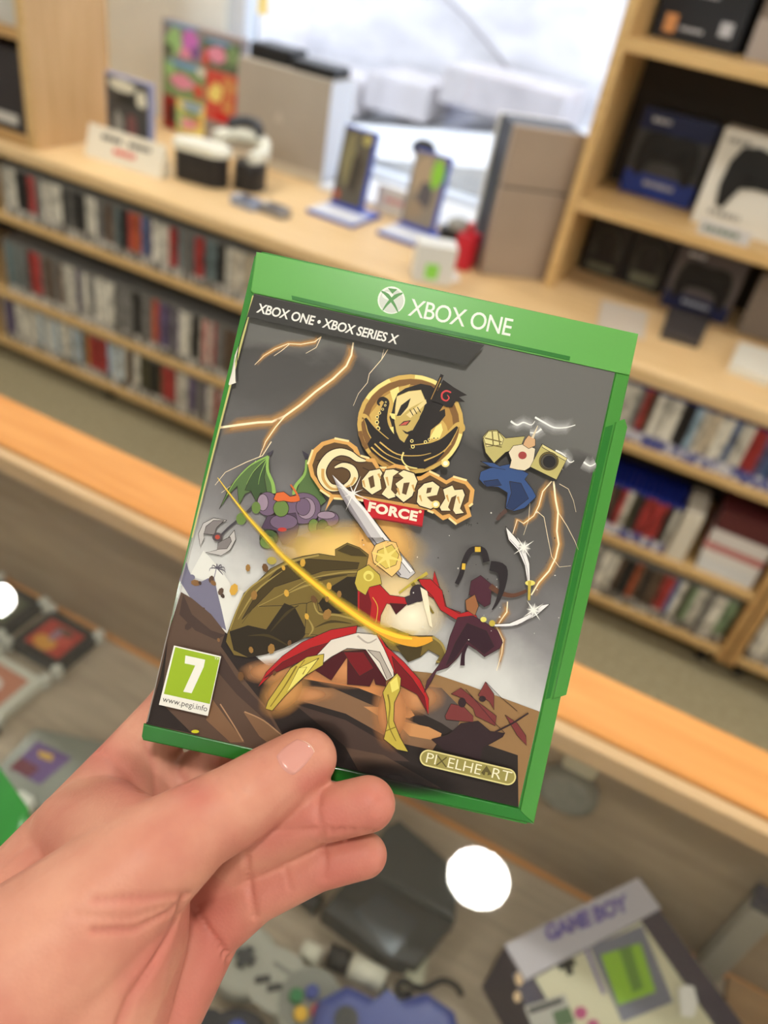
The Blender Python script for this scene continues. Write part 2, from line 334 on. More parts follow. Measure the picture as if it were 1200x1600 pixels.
for x0, x1, z, h in ((-1.135, -0.76, LUL[2], .162), (-1.21, -0.76, LUL[1], .19), (-1.27, -0.76, LUL[0], .165), (-0.66, -0.165, LUR[2], .158), (-0.66, -0.125, LUR[1], .158), (-0.66, -0.105, LUR[0], .165)):
    x = x0
    while x + .0148 < x1:
        c = RB.choice(('white', 'white', 'grey', 'dark', 'cream', 'brown', 'red', 'blue', 'lightblue', 'olive')); y = CY + 0.024 + RB.uniform(0, .006)
        b.box((x, y, z + .0004), (x + .0148, y + .135, z + h), mat('spine_' + c, PAL[c], .4)); b.box((x + .0004, y - .0006, z + .004), (x + .0144, y, z + .03), mat('spine_foot', (205, 202, 198), .4)); x += .0156
o = tag(b.build('game_cases'), 'rows of assorted game cases on the shelves hidden behind the held case', 'game cases'); o['kind'] = 'stuff'
# boxed set and the flat stack right of it, middle row
z = LUR[1] + 0.0004
b = MB(); b.box((0.138, CY + 0.024, z), (0.185, CY + 0.16, z + 0.158), mat('cream_box', (222, 214, 198), 0.5), bevel=0.002)
tag(b.build('box_set'), 'wide cream boxed set standing between red spines and the flat stack', 'box')
cols = [('white carton with a pale blue edge at the foot of the flat stack', (222, 224, 226), 0.040), ('white flat carton second in the stack', (230, 226, 222), 0.030), ('red and white carton third in the flat stack', (196, 120, 116), 0.022), ('white carton just under the dark one in the flat stack', (220, 214, 210), 0.042), ('dark maroon carton on top of the flat stack', (92, 40, 42), 0.060)]
zz = z
for lab, c, h in cols:
    b = MB(); b.box((0.212 + R_.uniform(0, .01), CY + 0.03, zz), (0.366, CY + 0.2, zz + h), mat('stack_%d_%d' % (c[0], c[1]), c, 0.5), bevel=0.002)
    tag(b.build('flat_carton'), lab, 'box', 'flat cartons stacked on the right middle shelf'); zz += h + 0.0003

# ------------------------------------------------------------------ tall bookcases standing on the counter
def small_bars(b, org, ux, uy, m, rows, h, nrm, eps=0.0006):
    """short dashes standing for lettering too blurred to read; org at the row's left end"""
    for (x0, x1, y) in rows:
        x = x0
        while x < x1 - 1e-5:
            w = min(R_.uniform(0.6, 1.3) * h, x1 - x)
            p = [org + ux * a + uy * c for a, c in ((x, y), (x + w, y), (x + w, y + h), (x, y + h))]
            i = b.mi(m); f = b.bm.faces.new([b.bm.verts.new(q + nrm * eps) for q in p]); f.material_index = i
            f2 = [b.bm.verts.new(q - nrm * eps * 0.5) for q in p]; g = b.bm.faces.new(f2[::-1]); g.material_index = i
            x += w + h * 0.3
Xa, Ya, Za = Vector((1, 0, 0)), Vector((0, 1, 0)), Vector((0, 0, 1))
lb = thing('bookcase', 'tall beech bookcase at the left, its broad side panel towards the window', 'bookcase', (-2.6, 1.885, CZ))
b = MB(); b.box((0.545, 0.006, 0), (0.57, 0.325, 1.35), BEECHV); b.build('side_panel', lb)
b = MB(); b.box((0.543, 0, 0), (0.572, 0.006, 1.35), EDGE); b.box((0.543, 0.325, 0), (0.572, 0.331, 1.35), EDGE); b.build('edge_band', lb)
b = MB(); b.box((0, 0, 0), (0.025, 0.325, 1.35), BEECHV); b.build('side_panel', lb)
b = MB(); b.box((0.025, 0.31, 0), (0.545, 0.325, 1.35), BEECHV); b.build('back_panel', lb)
for z in (0.03, 0.32, 0.62, 1.0, 1.35):
    b = MB(); b.box((0.025, 0, z - 0.028), (0.545, 0.31, z), SHELFB); b.build('shelf', lb)
for k, (z, x, h, lab, c) in enumerate(((0.0305, 0.335, 0.23, 'black box standing in the left bookcase beside its side panel', (38, 30, 34)), (0.0305, 0.12, 0.2, 'dark red box standing further left in the left bookcase', (80, 40, 44)), (0.3205, 0.34, 0.2, 'pale grey box on the upper shelf of the left bookcase', (196, 194, 186)))):
    b = MB(); b.box((-2.6 + x, 1.90, CZ + z), (-2.6 + x + 0.195, 2.1, CZ + z + h), mat('left_box_%d' % k, c, 0.5), bevel=0.003); b.box((-2.6 + x + 0.03, 1.8985, CZ + z + 0.02), (-2.6 + x + 0.16, 1.9, CZ + z + 0.05), mat('left_box_band', (200, 196, 190), 0.5)); tag(b.build('storage_box'), lab, 'box')

BY = 2.175                      # front of the right bookcase
rb = thing('bookcase', 'tall beech bookcase at the right, full of boxed controllers', 'bookcase', (-0.452, BY, CZ))
RW = 1.42
b = MB(); b.box((0, 0, 0), (0.026, 0.36, 1.35), EDGE); b.build('side_panel', rb)
b = MB(); b.box((RW, 0, 0), (RW + 0.026, 0.36, 1.35), EDGE); b.build('side_panel', rb)
b = MB(); b.box((0.026, 0.335, 0), (RW, 0.36, 1.35), BACK); b.build('back_panel', rb)
RZ = (1.045, 1.415)
for z in RZ + (1.80, 2.15):
    b = MB(); b.box((0.026, 0, z - CZ - 0.03), (RW, 0.334, z - CZ), EDGE, bevel=0.003); b.build('shelf', rb)

def ctrl_shape(m, s, b, org, ux, uy, nrm, th=0.012):
    """front outline of a two-grip game pad, raised by th"""
    P = [(-.5, .12), (-.42, .30), (-.22, .34), (0, .29), (.22, .34), (.42, .30), (.5, .12), (.52, -.15), (.47, -.40), (.38, -.42), (.27, -.14), (.1, -.10), (-.1, -.10), (-.27, -.14), (-.38, -.42), (-.47, -.40), (-.52, -.15)]
    M = Matrix((ux, uy, nrm)).transposed().to_4x4(); M.translation = org
    b.prism([(x * s, y * s) for x, y in P], 0.0003, th, m, xf=M, bevel=th * 0.35)
    for sx in (-.2, .2): b.cyl(M @ Vector((sx * s, 0.0, th)), 0.075 * s, 0.006, mat('pad_stick', (14, 14, 15), 0.5), axis=M.to_3x3(), n=18)
DS4 = mat('carton_blue', (36, 62, 150), 0.4); DS4T = mat('carton_navy', (22, 32, 74), 0.4); GREYPIC = mat('carton_grey_picture', (70, 70, 72), 0.5)
PADB = mat('pad_black', (26, 26, 28), 0.4); PALE = mat('print_pale', (190, 192, 200), 0.5); LBLUE = mat('print_light_blue', (70, 120, 200), 0.5)
def pad_carton(label, x, y, z, w, h, d, rz, body, top, bottom, pad, group=None):
    t = thing('controller_box', label, 'box', (x, y, z), rz, group)
    b = MB(); b.box((-w / 2, 0, 0), (w / 2, d, h), body, bevel=0.0015); b.build('carton', t)
    b = MB(); b.box((-w / 2 + .0005, -0.0006, h * .76), (w / 2 - .0005, 0.0, h - .0005), top); b.build('header_print', t); b = MB(); b.box((-w / 2 + .0005, -0.0006, 0.0005), (w / 2 - .0005, 0.0, h * .27), bottom)
    small_bars(b, Vector((-w / 2, -0.001, 0)), Xa, Za, PALE, [(w * .3, w * .72, h * .14), (w * .15, w * .4, h * .86)], h * .055, -Ya); b.build('printed_panel', t)
    b = MB(); ctrl_shape(pad, w * .78, b, Vector((0, -0.0002, h * .53)), Xa, Za, -Ya, 0.006); b.build('controller_picture', t)
    return t
t = pad_carton('blue game controller box with dark pad picture, on the upper right shelf', -0.272, 2.40, RZ[0] + .0006, 0.20, 0.215, 0.08, -0.04, GREYPIC, DS4T, DS4, PADB)
WC = mat('carton_white', (226, 222, 212), 0.45)
t = thing('controller_box', 'white controller box with black gamepad picture beside the blue one', 'box', (-0.035, 2.285, RZ[0] + .0006), -0.03)
b = MB(); b.box((-0.115, 0, 0), (0.115, 0.08, 0.228), WC, bevel=0.0015); b.build('carton', t)
b = MB(); ctrl_shape(PADB, 0.20, b, Vector((0.025, -0.0002, 0.135)), Xa, Za, -Ya, 0.006); b.build('controller_picture', t)
b = MB(); small_bars(b, Vector((-0.1, -0.0004, 0)), Xa, Za, mat('print_grey', (150, 148, 142), .5), [(0.0, 0.06, 0.198), (0.02, 0.10, 0.03)], 0.012, -Ya); b.build('printed_panel', t)
b = MB(); b.box((-0.118, BY + 0.012, RZ[0] + .0006), (0.01, BY + 0.016, RZ[0] + 0.035), mat('tag_pale', (206, 204, 204), 0.4)); small_bars(b, Vector((-0.115, BY + 0.0118, RZ[0])), Xa, Za, mat('print_green_grey', (96, 116, 96), .5), [(0.01, 0.1, 0.012)], 0.012, -Ya)
tag(b.build('price_strip'), 'pale price strip on the shelf edge below the white controller box', 'price tag')
b = MB(); b.box((0.085, 2.36, RZ[0] + .0006), (0.30, 2.44, RZ[0] + 0.24), DS4T, bevel=0.002); tag(b.build('carton'), 'dark navy carton standing right of the white controller box', 'box')
# top shelf
t = thing('console_box', 'black console box on the top right shelf with an orange square', 'box', (-0.30, 2.38, RZ[1] + .0006), -0.04)
b = MB(); b.box((-0.115, 0, 0), (0.10, 0.1, 0.27), mat('console_carton_black', (28, 30, 38), 0.4), bevel=0.002); b.build('carton', t)
b = MB(); b.box((-0.09, -0.0008, 0.015), (-0.06, 0, 0.055), mat('print_orange', (214, 150, 96), .5)); b.build('orange_square', t); b = MB(); b.box((0.045, -0.0008, 0.03), (0.075, 0, 0.06), PALE); small_bars(b, Vector((-0.05, -0.0005, 0)), Xa, Za, PALE, [(0, 0.06, 0.025), (0.02, 0.07, 0.1)], 0.008, -Ya); b.build('printed_panel', t)
t = thing('carton', 'grey carton right of the black console box on the top shelf', 'box', (-0.10, 2.36, RZ[1] + .0006), -0.02)
b = MB(); b.box((-0.075, 0, 0), (0.075, 0.1, 0.25), mat('carton_grey', (128, 116, 106), .6), bevel=0.002); b.build('carton_body', t)
b = MB(); b.box((-0.075, -0.0006, 0), (0.075, 0, 0.085), mat('carton_light_grey', (168, 158, 152), .6)); b.build('printed_panel', t)
b = MB(); b.box((-0.005, 2.30, RZ[1] + .0006), (0.2, 2.42, RZ[1] + 0.25), mat('carton_dark_brown', (58, 50, 48), .6), bevel=0.002); tag(b.build('carton'), 'dark brown carton at the right edge of the top shelf', 'box')
# lower compartment, standing on the worktop
for k, (x, y, lab) in enumerate(((-0.352, 2.415, 'black boxed headset nearest the upright in the lower bookcase bay'), (-0.222, 2.41, 'black boxed headset with a pale foot, second from the upright'))):
    t = thing('headset_box', lab, 'box', (x, y, CZ + .0006), -0.03)
    b = MB(); b.box((-0.062, 0, 0), (0.062, 0.08, 0.18), mat('headset_carton', (34, 30, 30), .45), bevel=0.002); b.build('carton', t)
    b = MB(); b.tube([(0.038 * math.cos(a), -0.004, 0.085 + 0.05 * math.sin(a)) for a in [math.pi * q / 12 for q in range(13)]], 0.006, mat('headset_grey', (64, 62, 58), .5)); b.ell((-0.038, -0.003, 0.072), (0.014, 0.006, 0.024), mat('headset_grey', (64, 62, 58))); b.ell((0.038, -0.003, 0.072), (0.014, 0.006, 0.024), mat('headset_grey', (64, 62, 58)))
    b.build('headset_picture', t)
    b = MB(); b.box((-0.04, -0.0008, 0.012), (0.04, 0, 0.032 + 0.012 * k), mat('headset_print', (112, 112, 92), .5)); b.build('printed_panel', t)
t = pad_carton('black controller box with a navy foot in the lower bookcase bay', -0.055, 2.33, CZ + .0006, 0.185, 0.175, 0.08, -0.03, mat('carton_mauve_grey', (92, 84, 84), .5), mat('carton_mauve', (84, 76, 78), .5), DS4T, mat('pad_jet', (12, 12, 13), .4))
b = MB(); b.box((0.075, 2.31, CZ + .0006), (0.25, 2.42, CZ + 0.165), mat('carton_taupe', (128, 116, 106), .6), bevel=0.002); tag(b.build('carton'), 'taupe carton at the right edge in the lower bookcase bay', 'box')
def plate(name, label, cat, px, z, th, m, **k):
    P = [at(x, y, z=z) for x, y in px]; c = sum(P, Vector()) / len(P)
    b = MB(); b.prism([(p.x - c.x, p.y - c.y) for p in P], 0, th, m, **k); o = b.build(name); o.location = (c.x, c.y, z); return tag(o, label, cat)
plate('price_card', 'pale price card lying before the black headset boxes', 'price tag', [(940, 470), (1012, 490), (1005, 532), (932, 512)], CZ + .0005, 0.004, mat('card_pale', (206, 196, 184), .5))
plate('accessory_box', 'small dark box lying in front of the black controller box', 'box', [(1043, 488), (1108, 505), (1090, 545), (1030, 528)], CZ + .0005, 0.02, mat('small_dark_box', (66, 62, 62), .5), bevel=0.002)
plate('white_box', 'small white box lying near the worktop edge at the right', 'box', [(1150, 545), (1215, 565), (1200, 605), (1135, 580)], CZ + .0005, 0.022, mat('small_white_box', (226, 224, 214), .4), bevel=0.002)

# ------------------------------------------------------------------ things on the window counter
CARTONG = noisy('console_carton_grey', [(.3, (178, 170, 158)), (.7, (170, 162, 150))], (1, 1, 1), 6, 2, .6)
t = thing('console_carton', 'large pale grey console carton standing on the window counter', 'box', (-1.675, 2.42, CZ + .0005))
b = MB(); b.box((0, 0, 0), (0.352, 0.155, 0.31), CARTONG, bevel=0.003); b.build('carton_body', t)
b = MB(); b.box((0.352, 0.002, 0.003), (0.3535, 0.153, 0.308), mat('carton_side_lit', (220, 226, 236), .5)); b.build('side_lit', t)  # pale sheet paints bluish window light on the carton's side
b = MB(); b.box((0, -0.002, 0), (0.352, 0, 0.03), mat('carton_lip', (206, 200, 184), .5)); b.build('bottom_lip', t)
b = MB(); b.prism([(0.15, 0.15), (0.19, 0.15), (0.17, 0.19)], -0.0004, 0.0004, mat('carton_mark', (190, 184, 172), .5), xf=Matrix(((1, 0, 0, 0), (0, 0, -1, 0), (0, 1, 0, 0), (0, 0, 0, 1)))); b.build('emblem', t)
for k, (xa, xb, ya, lab) in enumerate(((-1.655, -1.50, 2.45, 'flat black device on the grey console carton, left'), (-1.49, -1.33, 2.44, 'flat black device on the grey console carton, right'))):
    b = MB(); b.box((xa, ya, CZ + 0.3108), (xb, ya + 0.11, CZ + 0.3108 + (0.045 if k == 0 else 0.03)), BLACK, bevel=0.006); b.box((xa + .01, ya + 0.01, CZ + 0.31 + (0.045 if k == 0 else 0.03)), (xb - .01, ya + 0.1, CZ + 0.312 + (0.045 if k == 0 else 0.03)), DGREY, bevel=0.0008); tag(b.build('set_top_device'), lab, 'device')

# colourful cardboard game display leaning against the wall
t = thing('game_display', 'tall colourful cardboard game display leaning by the window', 'display', (-2.045, 2.50, CZ + .0005))
b = MB(); b.box((0, 0, 0), (0.325, 0.045, 0.345), mat('display_card', (150, 140, 140), .5), bevel=0.002); b.build('backing', t)
def cm(n, c): return mat('print_' + n, c, .45)
def panel(name, x0, x1, z0, z1, base, blobs, parent, y=-0.0008):
    b = MB(); b.box((x0, y, z0), (x1, y + 0.0008, z1), base)
    XZ = Matrix(((1, 0, 0, 0), (0, 0, 1, y), (0, 1, 0, 0), (0, 0, 0, 1)))
    for q, (cx, cz, rx, rz, m) in enumerate(blobs):
        P = [(x0 + (x1 - x0) * (cx + rx * math.cos(a) * R_.uniform(.75, 1.1)), z0 + (z1 - z0) * (cz + rz * math.sin(a) * R_.uniform(.75, 1.1))) for a in [2 * math.pi * k / 12 for k in range(12)]]
        P = [(min(max(px, x0), x1), min(max(pz, z0), z1)) for px, pz in P]
        b.prism(P, -0.0003 - 0.0002 * q, 0.0, m, xf=XZ)
    return b.build(name, parent)
PK, GN, RD, SK, LV, YL, OR, DG, LG = cm('pink', (226, 150, 180)), cm('leaf', (128, 158, 112)), cm('scarlet', (206, 84, 72)), cm('sky', (120, 170, 216)), cm('lilac', (206, 120, 206)), cm('straw', (236, 220, 130)), cm('orange', (232, 120, 56)), cm('moss', (96, 112, 90)), cm('mint', (160, 206, 140))
panel('printed_cover', 0.002, 0.165, 0.235, 0.343, cm('slate', (144, 142, 148)), [(.3, .45, .25, .4, LG), (.72, .55, .22, .4, LV), (.5, .95, .5, .07, SK), (.15, .2, .14, .2, DG), (.6, .2, .2, .15, PK), (.85, .3, .12, .2, cm('violet', (130, 90, 160)))], t)
panel('printed_cover', 0.168, 0.323, 0.235, 0.325, DG, [(.4, .5, .3, .3, PK), (.8, .6, .18, .4, GN), (.4, .92, .4, .08, SK), (.1, .3, .1, .3, RD)], t)
panel('printed_cover', 0.002, 0.185, 0.115, 0.232, GN, [(.5, .9, .45, .1, SK), (.45, .45, .35, .22, PK), (.15, .7, .14, .2, LG), (.85, .3, .14, .2, RD), (.9, .85, .1, .12, cm('chalk', (230, 228, 220)))], t)
panel('printed_cover', 0.188, 0.323, 0.075, 0.232, RD, [(.7, .75, .28, .2, OR), (.3, .55, .24, .22, YL), (.7, .35, .2, .2, OR), (.6, .1, .4, .1, cm('crimson', (206, 30, 40)))], t)
panel('printed_cover', 0.002, 0.06, 0.003, 0.112, cm('brick', (150, 40, 36)), [(.7, .5, .3, .4, cm('night', (40, 34, 36)))], t)
panel('printed_cover', 0.063, 0.185, 0.003, 0.112, YL, [(.55, .85, .45, .13, SK), (.5, .6, .4, .12, GN), (.4, .3, .35, .15, PK), (.75, .45, .2, .1, OR), (.1, .4, .1, .4, LG)], t)

# small game leaning behind the folded sign
t = thing('game_case', 'small game case with grey cover standing behind the white sign', 'game case', (-1.925, 2.085, CZ + .0005), -0.05)
b = MB(); b.box((0, 0, 0), (0.185, 0.016, 0.232), mat('bluish_case', (150, 156, 196), .3), bevel=0.002); b.build('case_shell', t)
panel('printed_cover', 0.004, 0.172, 0.01, 0.226, cm('graphite', (72, 72, 72)), [(.4, .9, .36, .09, cm('ivory', (226, 224, 206))), (.85, .8, .14, .12, cm('ivory', (226, 224, 206))), (.5, .74, .3, .06, cm('coal', (40, 40, 40))), (.28, .36, .14, .22, cm('fog', (150, 150, 146))), (.6, .4, .13, .2, cm('dusk', (130, 84, 84))), (.86, .14, .1, .09, cm('lime', (110, 216, 90)))], t)
SIGNW = mat('sign_card', (236, 230, 214), .5)
t = thing('price_sign', 'folded white price sign with black and red print on the counter', 'sign', (-1.93, 1.985, CZ + .0005), 0.04)
b = MB()
b.prism([(0, 0), (0.06, 0), (0.03, 0.092)], 0, 0.285, SIGNW, xf=Matrix(((0, 0, 1, 0), (1, 0, 0, 0), (0, 1, 0, 0), (0, 0, 0, 1)))); b.build('folded_card', t)
b = MB(); sl = Vector((0, 0.03, 0.092)).normalized(); nn = Vector((0, -0.092, 0.03)).normalized()
small_bars(b, Vector((0.03, 0, 0)) + nn * 0.0006, Xa, sl, mat('print_black', (52, 50, 50), .5), [(0.025, 0.10, 0.062), (0.125, 0.205, 0.062)], 0.014, nn)
small_bars(b, Vector((0.03, 0, 0)) + nn * 0.0006, Xa, sl, mat('print_red', (224, 70, 66), .5), [(0.075, 0.155, 0.030)], 0.015, nn); b.build('printed_lines', t)

# white and black virtual reality headset
t = thing('vr_headset', 'white and black virtual reality headset lying on the counter', 'headset', (-1.555, 2.12, CZ + .0005), 0.12)
VW = mat('headset_white', (228, 228, 214), .35); VB = mat('headset_black', (36, 34, 36), .4)
def arc_band(b, r, a0, a1, z0, z1, th, m, sy=1.0, c=(0, 0), lean=0.0, n=24):
    i = b.mi(m); rows = []
    for k in range(n + 1):
        a = math.radians(a0 + (a1 - a0) * k / n); rows.append([b.bm.verts.new((c[0] + rr * math.cos(a), c[1] + sy * rr * math.sin(a), zz + lean * math.sin(a))) for rr, zz in ((r, z0), (r, z1), (r - th, z1), (r - th, z0))])
    for A, B in zip(rows, rows[1:]):
        for q in range(4):
            f = b.bm.faces.new((A[q], A[(q + 1) % 4], B[(q + 1) % 4], B[q])); f.material_index = i; f.smooth = True
    for A in (rows[0], rows[-1]): f = b.bm.faces.new(A); f.material_index = i
b = MB(); b.prism(rrect(-0.10, -0.065, 0.072, 0.025, 0.042), 0.0, 0.088, VB, bevel=0.010); b.build('visor', t)
b = MB(); b.prism(rrect(-0.108, -0.07, 0.08, 0.03, 0.046), 0.0885, 0.112, VW, bevel=0.010); b.build('visor_shell', t)
b = MB(); arc_band(b, 0.105, -40, 165, 0.078, 0.122, 0.03, VW, 0.85, (0.06, 0.06), 0.02); b.build('headband', t)
b = MB(); b.prism(rrect(0.076, -0.01, 0.165, 0.09, 0.035), 0.0, 0.08, VB, bevel=0.012); b.build('rear_cushion', t)
b = MB(); arc_band(b, 0.072, 25, 150, 0.12, 0.15, 0.02, mat('strap_grey', (66, 68, 74), .5), 0.9, (0.055, 0.085), 0.03); b.build('top_strap', t)

# silver blue handset pair
for k, (px, lab, c) in enumerate(((385, 'silver blue handset lying on the counter edge, left of a pair', (150, 162, 190)), (428, 'dark silver handset lying right of the blue one on the counter', (140, 140, 144)))):
    p = at(px, 322 + 12 * k, z=CZ); t = thing('handset', lab, 'handset', (p.x, p.y, CZ + .0005), -0.1)
    b = MB(); b.prism(rrect(-0.05, -0.028, 0.05, 0.028, 0.018), 0, 0.022, mat('handset_%d' % k, c, .3, .4), bevel=0.006); b.build('body', t)
    b = MB(); b.box((-0.02, -0.018, 0.0222), (0.022, 0.018, 0.0232), mat('handset_face', (60, 66, 84), .3)); b.build('screen', t)
    b = MB(); b.cyl((-0.034, 0, 0.022), 0.008, 0.003, PURE); b.build('button', t)

# two upright game cases on blue stands
BLUEB = mat('case_blue', (66, 92, 190), .25); STANDW = mat('stand_white', (220, 224, 236), .4)
for k, (x, y, w, h, lean, lab, blobs) in enumerate(((-1.19, 2.25, 0.115, 0.225, 0.30, 'upright game case with dark olive cover on a blue stand', [(.3, .6, .22, .4, cm('sage', (136, 130, 96))), (.6, .45, .2, .35, cm('umber', (66, 60, 54))), (.8, .9, .15, .07, cm('khaki', (190, 180, 110))), (.15, .1, .1, .06, cm('rust', (196, 90, 70)))]), (-0.955, 2.265, 0.118, 0.215, 0.34, 'upright game case with sandy cover and round lime sticker', [(.35, .7, .3, .3, cm('sand', (178, 158, 132))), (.55, .45, .25, .2, cm('steel', (96, 92, 96))), (.35, .2, .3, .15, cm('clay', (160, 140, 116))), (.78, .76, .22, .2, cm('lime2', (146, 208, 70)))]))):
    st = thing('display_stand', ('blue and white display stand under the olive game case', 'white display stand under the lime stickered game case')[k], 'stand', (x + 0.02, y - 0.085, CZ + .0005), -0.05)
    b = MB(); b.box((-0.03, -0.04, 0), (w + 0.02, 0.13, 0.012), BLUEB, bevel=0.002); b.build('base', st)
    b = MB(); b.box((-0.028, -0.038, 0.0122), (w + 0.018, 0.06, 0.0135), STANDW); b.build('card_insert', st)
    t = thing('game_case', lab, 'game case', (x, y, CZ + .0132), -0.05)
    t.rotation_euler = (-0.16, 0, -0.05)
    b = MB(); b.box((0, 0, 0), (w, 0.014, h), BLUEB, bevel=0.002); b.build('case_shell', t)
    panel('printed_cover', 0.002, w - 0.01, 0.008, h - 0.006, cm('cover_%d' % k, ((98, 92, 80), (150, 138, 122))[k]), blobs, t)
t = thing('price_sign', 'white price card with faint red print between the two upright cases', 'sign', (-1.075, 2.335, CZ + .0005), -0.05)
b = MB(); b.box((0, 0, 0), (0.12, 0.004, 0.085), SIGNW); b.build('card', t)
b = MB(); small_bars(b, Vector((0.02, -0.0008, 0)), Xa, Za, mat('print_rose', (226, 150, 140), .5), [(0.01, 0.08, 0.04)], 0.014, -Ya); b.build('printed_lines', t)
t = thing('webcam', 'small black domed camera on a stalk behind the upright cases', 'camera', (-0.985, 2.43, CZ + .0125))
b = MB(); b.cyl((0, 0, 0), 0.035, 0.012, BLACK); b.build('base', t)
b = MB(); b.cyl((0, 0, 0.012), 0.006, 0.16, DGREY); b.build('stalk', t)
b = MB(); b.ell((0, 0, 0.185), (0.04, 0.03, 0.028), BLACK); b.build('dome', t)
# little white carton with a lime square, its price card, black bag and red box
p = at(672, 436, z=CZ)
t = thing('small_carton', 'little white carton with a lime mark near the worktop edge', 'box', (p.x, p.y, CZ + .0005), 0.5)
b = MB(); b.box((-0.052, -0.035, 0), (0.052, 0.035, 0.10), mat('carton_bright', (226, 226, 222), .4), bevel=0.002); b.build('carton_body', t)
b = MB(); b.box((-0.022, -0.0358, 0.012), (0.012, -0.035, 0.052), cm('lime3', (150, 226, 90))); b.build('sticker', t)
plate('price_card', 'white price card lying in front of the small white carton', 'price tag', [(672, 425), (715, 425), (718, 440), (676, 445)], CZ + .0005, 0.002, WHITE)
p = at(700, 404, z=CZ); t = thing('camera_pouch', 'small black pouch with a grey flap left of the red box', 'pouch', (p.x, p.y, CZ + .0005), 0.1)
b = MB(); b.prism(rrect(-0.038, -0.03, 0.038, 0.03, 0.015), 0, 0.085, BLACK, bevel=0.01); b.build('pouch_body', t)
b = MB(); b.ell((0.012, -0.005, 0.098), (0.034, 0.026, 0.022), mat('flap_grey', (150, 150, 144), .6)); b.build('flap', t)
p = at(731, 412, z=CZ); p.y -= 0.045; b = MB(); b.box((-0.024, -0.03, 0), (0.024, 0.035, 0.095), cm('box_red', (196, 30, 46)), bevel=0.003); b.cyl((0.0, 0.0, 0.095), 0.009, 0.03, cm('box_red', (196, 30, 46))); o = tag(b.build('red_box'), 'small red box between the black pouch and tall taupe console', 'box'); o.location = (p.x, p.y, CZ + .0005)
# tall two-part console
TAUPE = noisy('taupe_panel', [(.3, (166, 148, 132)), (.7, (156, 139, 124))], (1, 1, 1), 5, 2, .55)
t = thing('games_console', 'tall taupe two-panel games console standing beside the right bookcase', 'console', (-0.617, 2.10, CZ + .0005), 0.62)
b = MB(); b.box((0, 0.0, 0.0), (0.20, 0.03, 0.235), TAUPE, bevel=0.004); b.build('side_plate', t)
b = MB(); b.box((0, 0.0, 0.239), (0.20, 0.03, 0.385), TAUPE, bevel=0.004); b.build('side_plate', t)
b = MB(); b.box((0.004, 0.0302, 0.0), (0.196, 0.15, 0.384), BLACK, bevel=0.003); b.box((0.006, 0.004, 0.2352), (0.19, 0.03, 0.2388), DGREY); b.build('core', t)
b = MB(); b.box((0.0, 0.1502, 0.0), (0.2, 0.165, 0.385), PURE, bevel=0.004); b.build('rear_plate', t)

# ------------------------------------------------------------------ glass display counter in front
GZ, FZ, BKY = 0.95, 0.65, 0.605
def flat(px, z0, z1, m, parent=None, name='part', bevel=0, org=None, b=None):
    """a slab whose top outline follows points looked up on the plane z1 (org: the owner's base, so the mesh is local to it)"""
    org = org or Vector((0, 0, 0)); P = [at(x, y, z=z1) - org for x, y in px]
    own = b is None; b = b or MB(); b.prism([(p.x, p.y) for p in P], z0 - org.z, z1 - org.z, m, bevel=bevel)
    return b.build(name, parent) if own else b
def text_faces(b, txt, pl, pr, hpx, mapf, m, up, bold=0.0, shear=0.0, spacing=1.0, lift=None, thick=None):
    vs, fs = text_mesh(txt, bold, shear, spacing); i = b.mi(m)
    V = [b.bm.verts.new(mapf(pl[0] + (pr[0] - pl[0]) * x + up[0] * hpx * y, pl[1] + (pr[1] - pl[1]) * x + up[1] * hpx * y)) for x, y in vs]
    for f in fs:
        try: q = b.bm.faces.new([V[k] for k in f]); q.material_index = i
        except ValueError: pass
dc = thing('display_counter', 'glass topped display counter with an orange varnished rail', 'display counter', (0, 0, 0))
b = MB(); b.box((-1.7, 0.572, GZ - 0.035), (1.5, 0.655, GZ), ORANGEW, bevel=0.004); b.build('rail', dc)
b = MB(); b.box((-1.7, 0.556, GZ - 0.03), (1.5, 0.5715, GZ - 0.004), wood('pale_glass_stop', (222, 188, 146), (204, 168, 124), (1.3, 16, 16), .6), bevel=0.002); b.build('glass_stop', dc)
b = MB(); b.box((-1.7, -0.15, GZ - 0.0065), (1.5, 0.5715, GZ - 0.0005), GLASS); b.build('glass_top', dc)
b = MB(); b.box((-1.7, BKY, 0.06), (1.5, BKY + 0.018, GZ - 0.036), DARKW); b.build('back_panel', dc)
b = MB(); b.box((-1.7, -0.15, FZ - 0.02), (1.5, BKY - 0.0005, FZ), GREYW); b.build('display_shelf', dc)
b = MB(); b.box((-1.7, BKY - 0.006, FZ + 0.0003), (1.5, BKY - 0.0003, FZ + 0.006), ORANGEW); b.build('shelf_trim', dc)
for xx in (-1.72, 1.5):
    b = MB(); b.box((xx, -0.15, 0.0), (xx + 0.02, 0.655, GZ), ORANGEW, bevel=0.002); b.build('end_panel', dc)
b = MB(); b.box((-1.7, -0.15, 0.0), (1.5, BKY, 0.06), DARKW); b.build('plinth', dc)
b = MB(); b.box((-1.7, -0.15, 0.061), (1.5, -0.135, GZ - 0.01), DARKW); b.build('front_panel', dc)
b = MB(); b.box((0.31, -0.13, FZ + 0.0003), (1.49, BKY - 0.007, FZ + 0.012), wood('brown_display_board', (168, 132, 92), (146, 112, 76), (2, 14, 14), .5)); tag(b.build('display_board'), 'brown wooden display board lying at the right of the counter inside', 'board')
up = thing('shelf_upright', 'grey translucent upright strip with a dark cap on the counter back', 'upright', (0.282, BKY - 0.023, FZ + .0003))
b = MB(); b.box((-0.014, -0.006, 0), (0.014, 0.015, 0.165), mat('frosted_strip', (150, 146, 134), .35), bevel=0.003); b.build('strip', up)
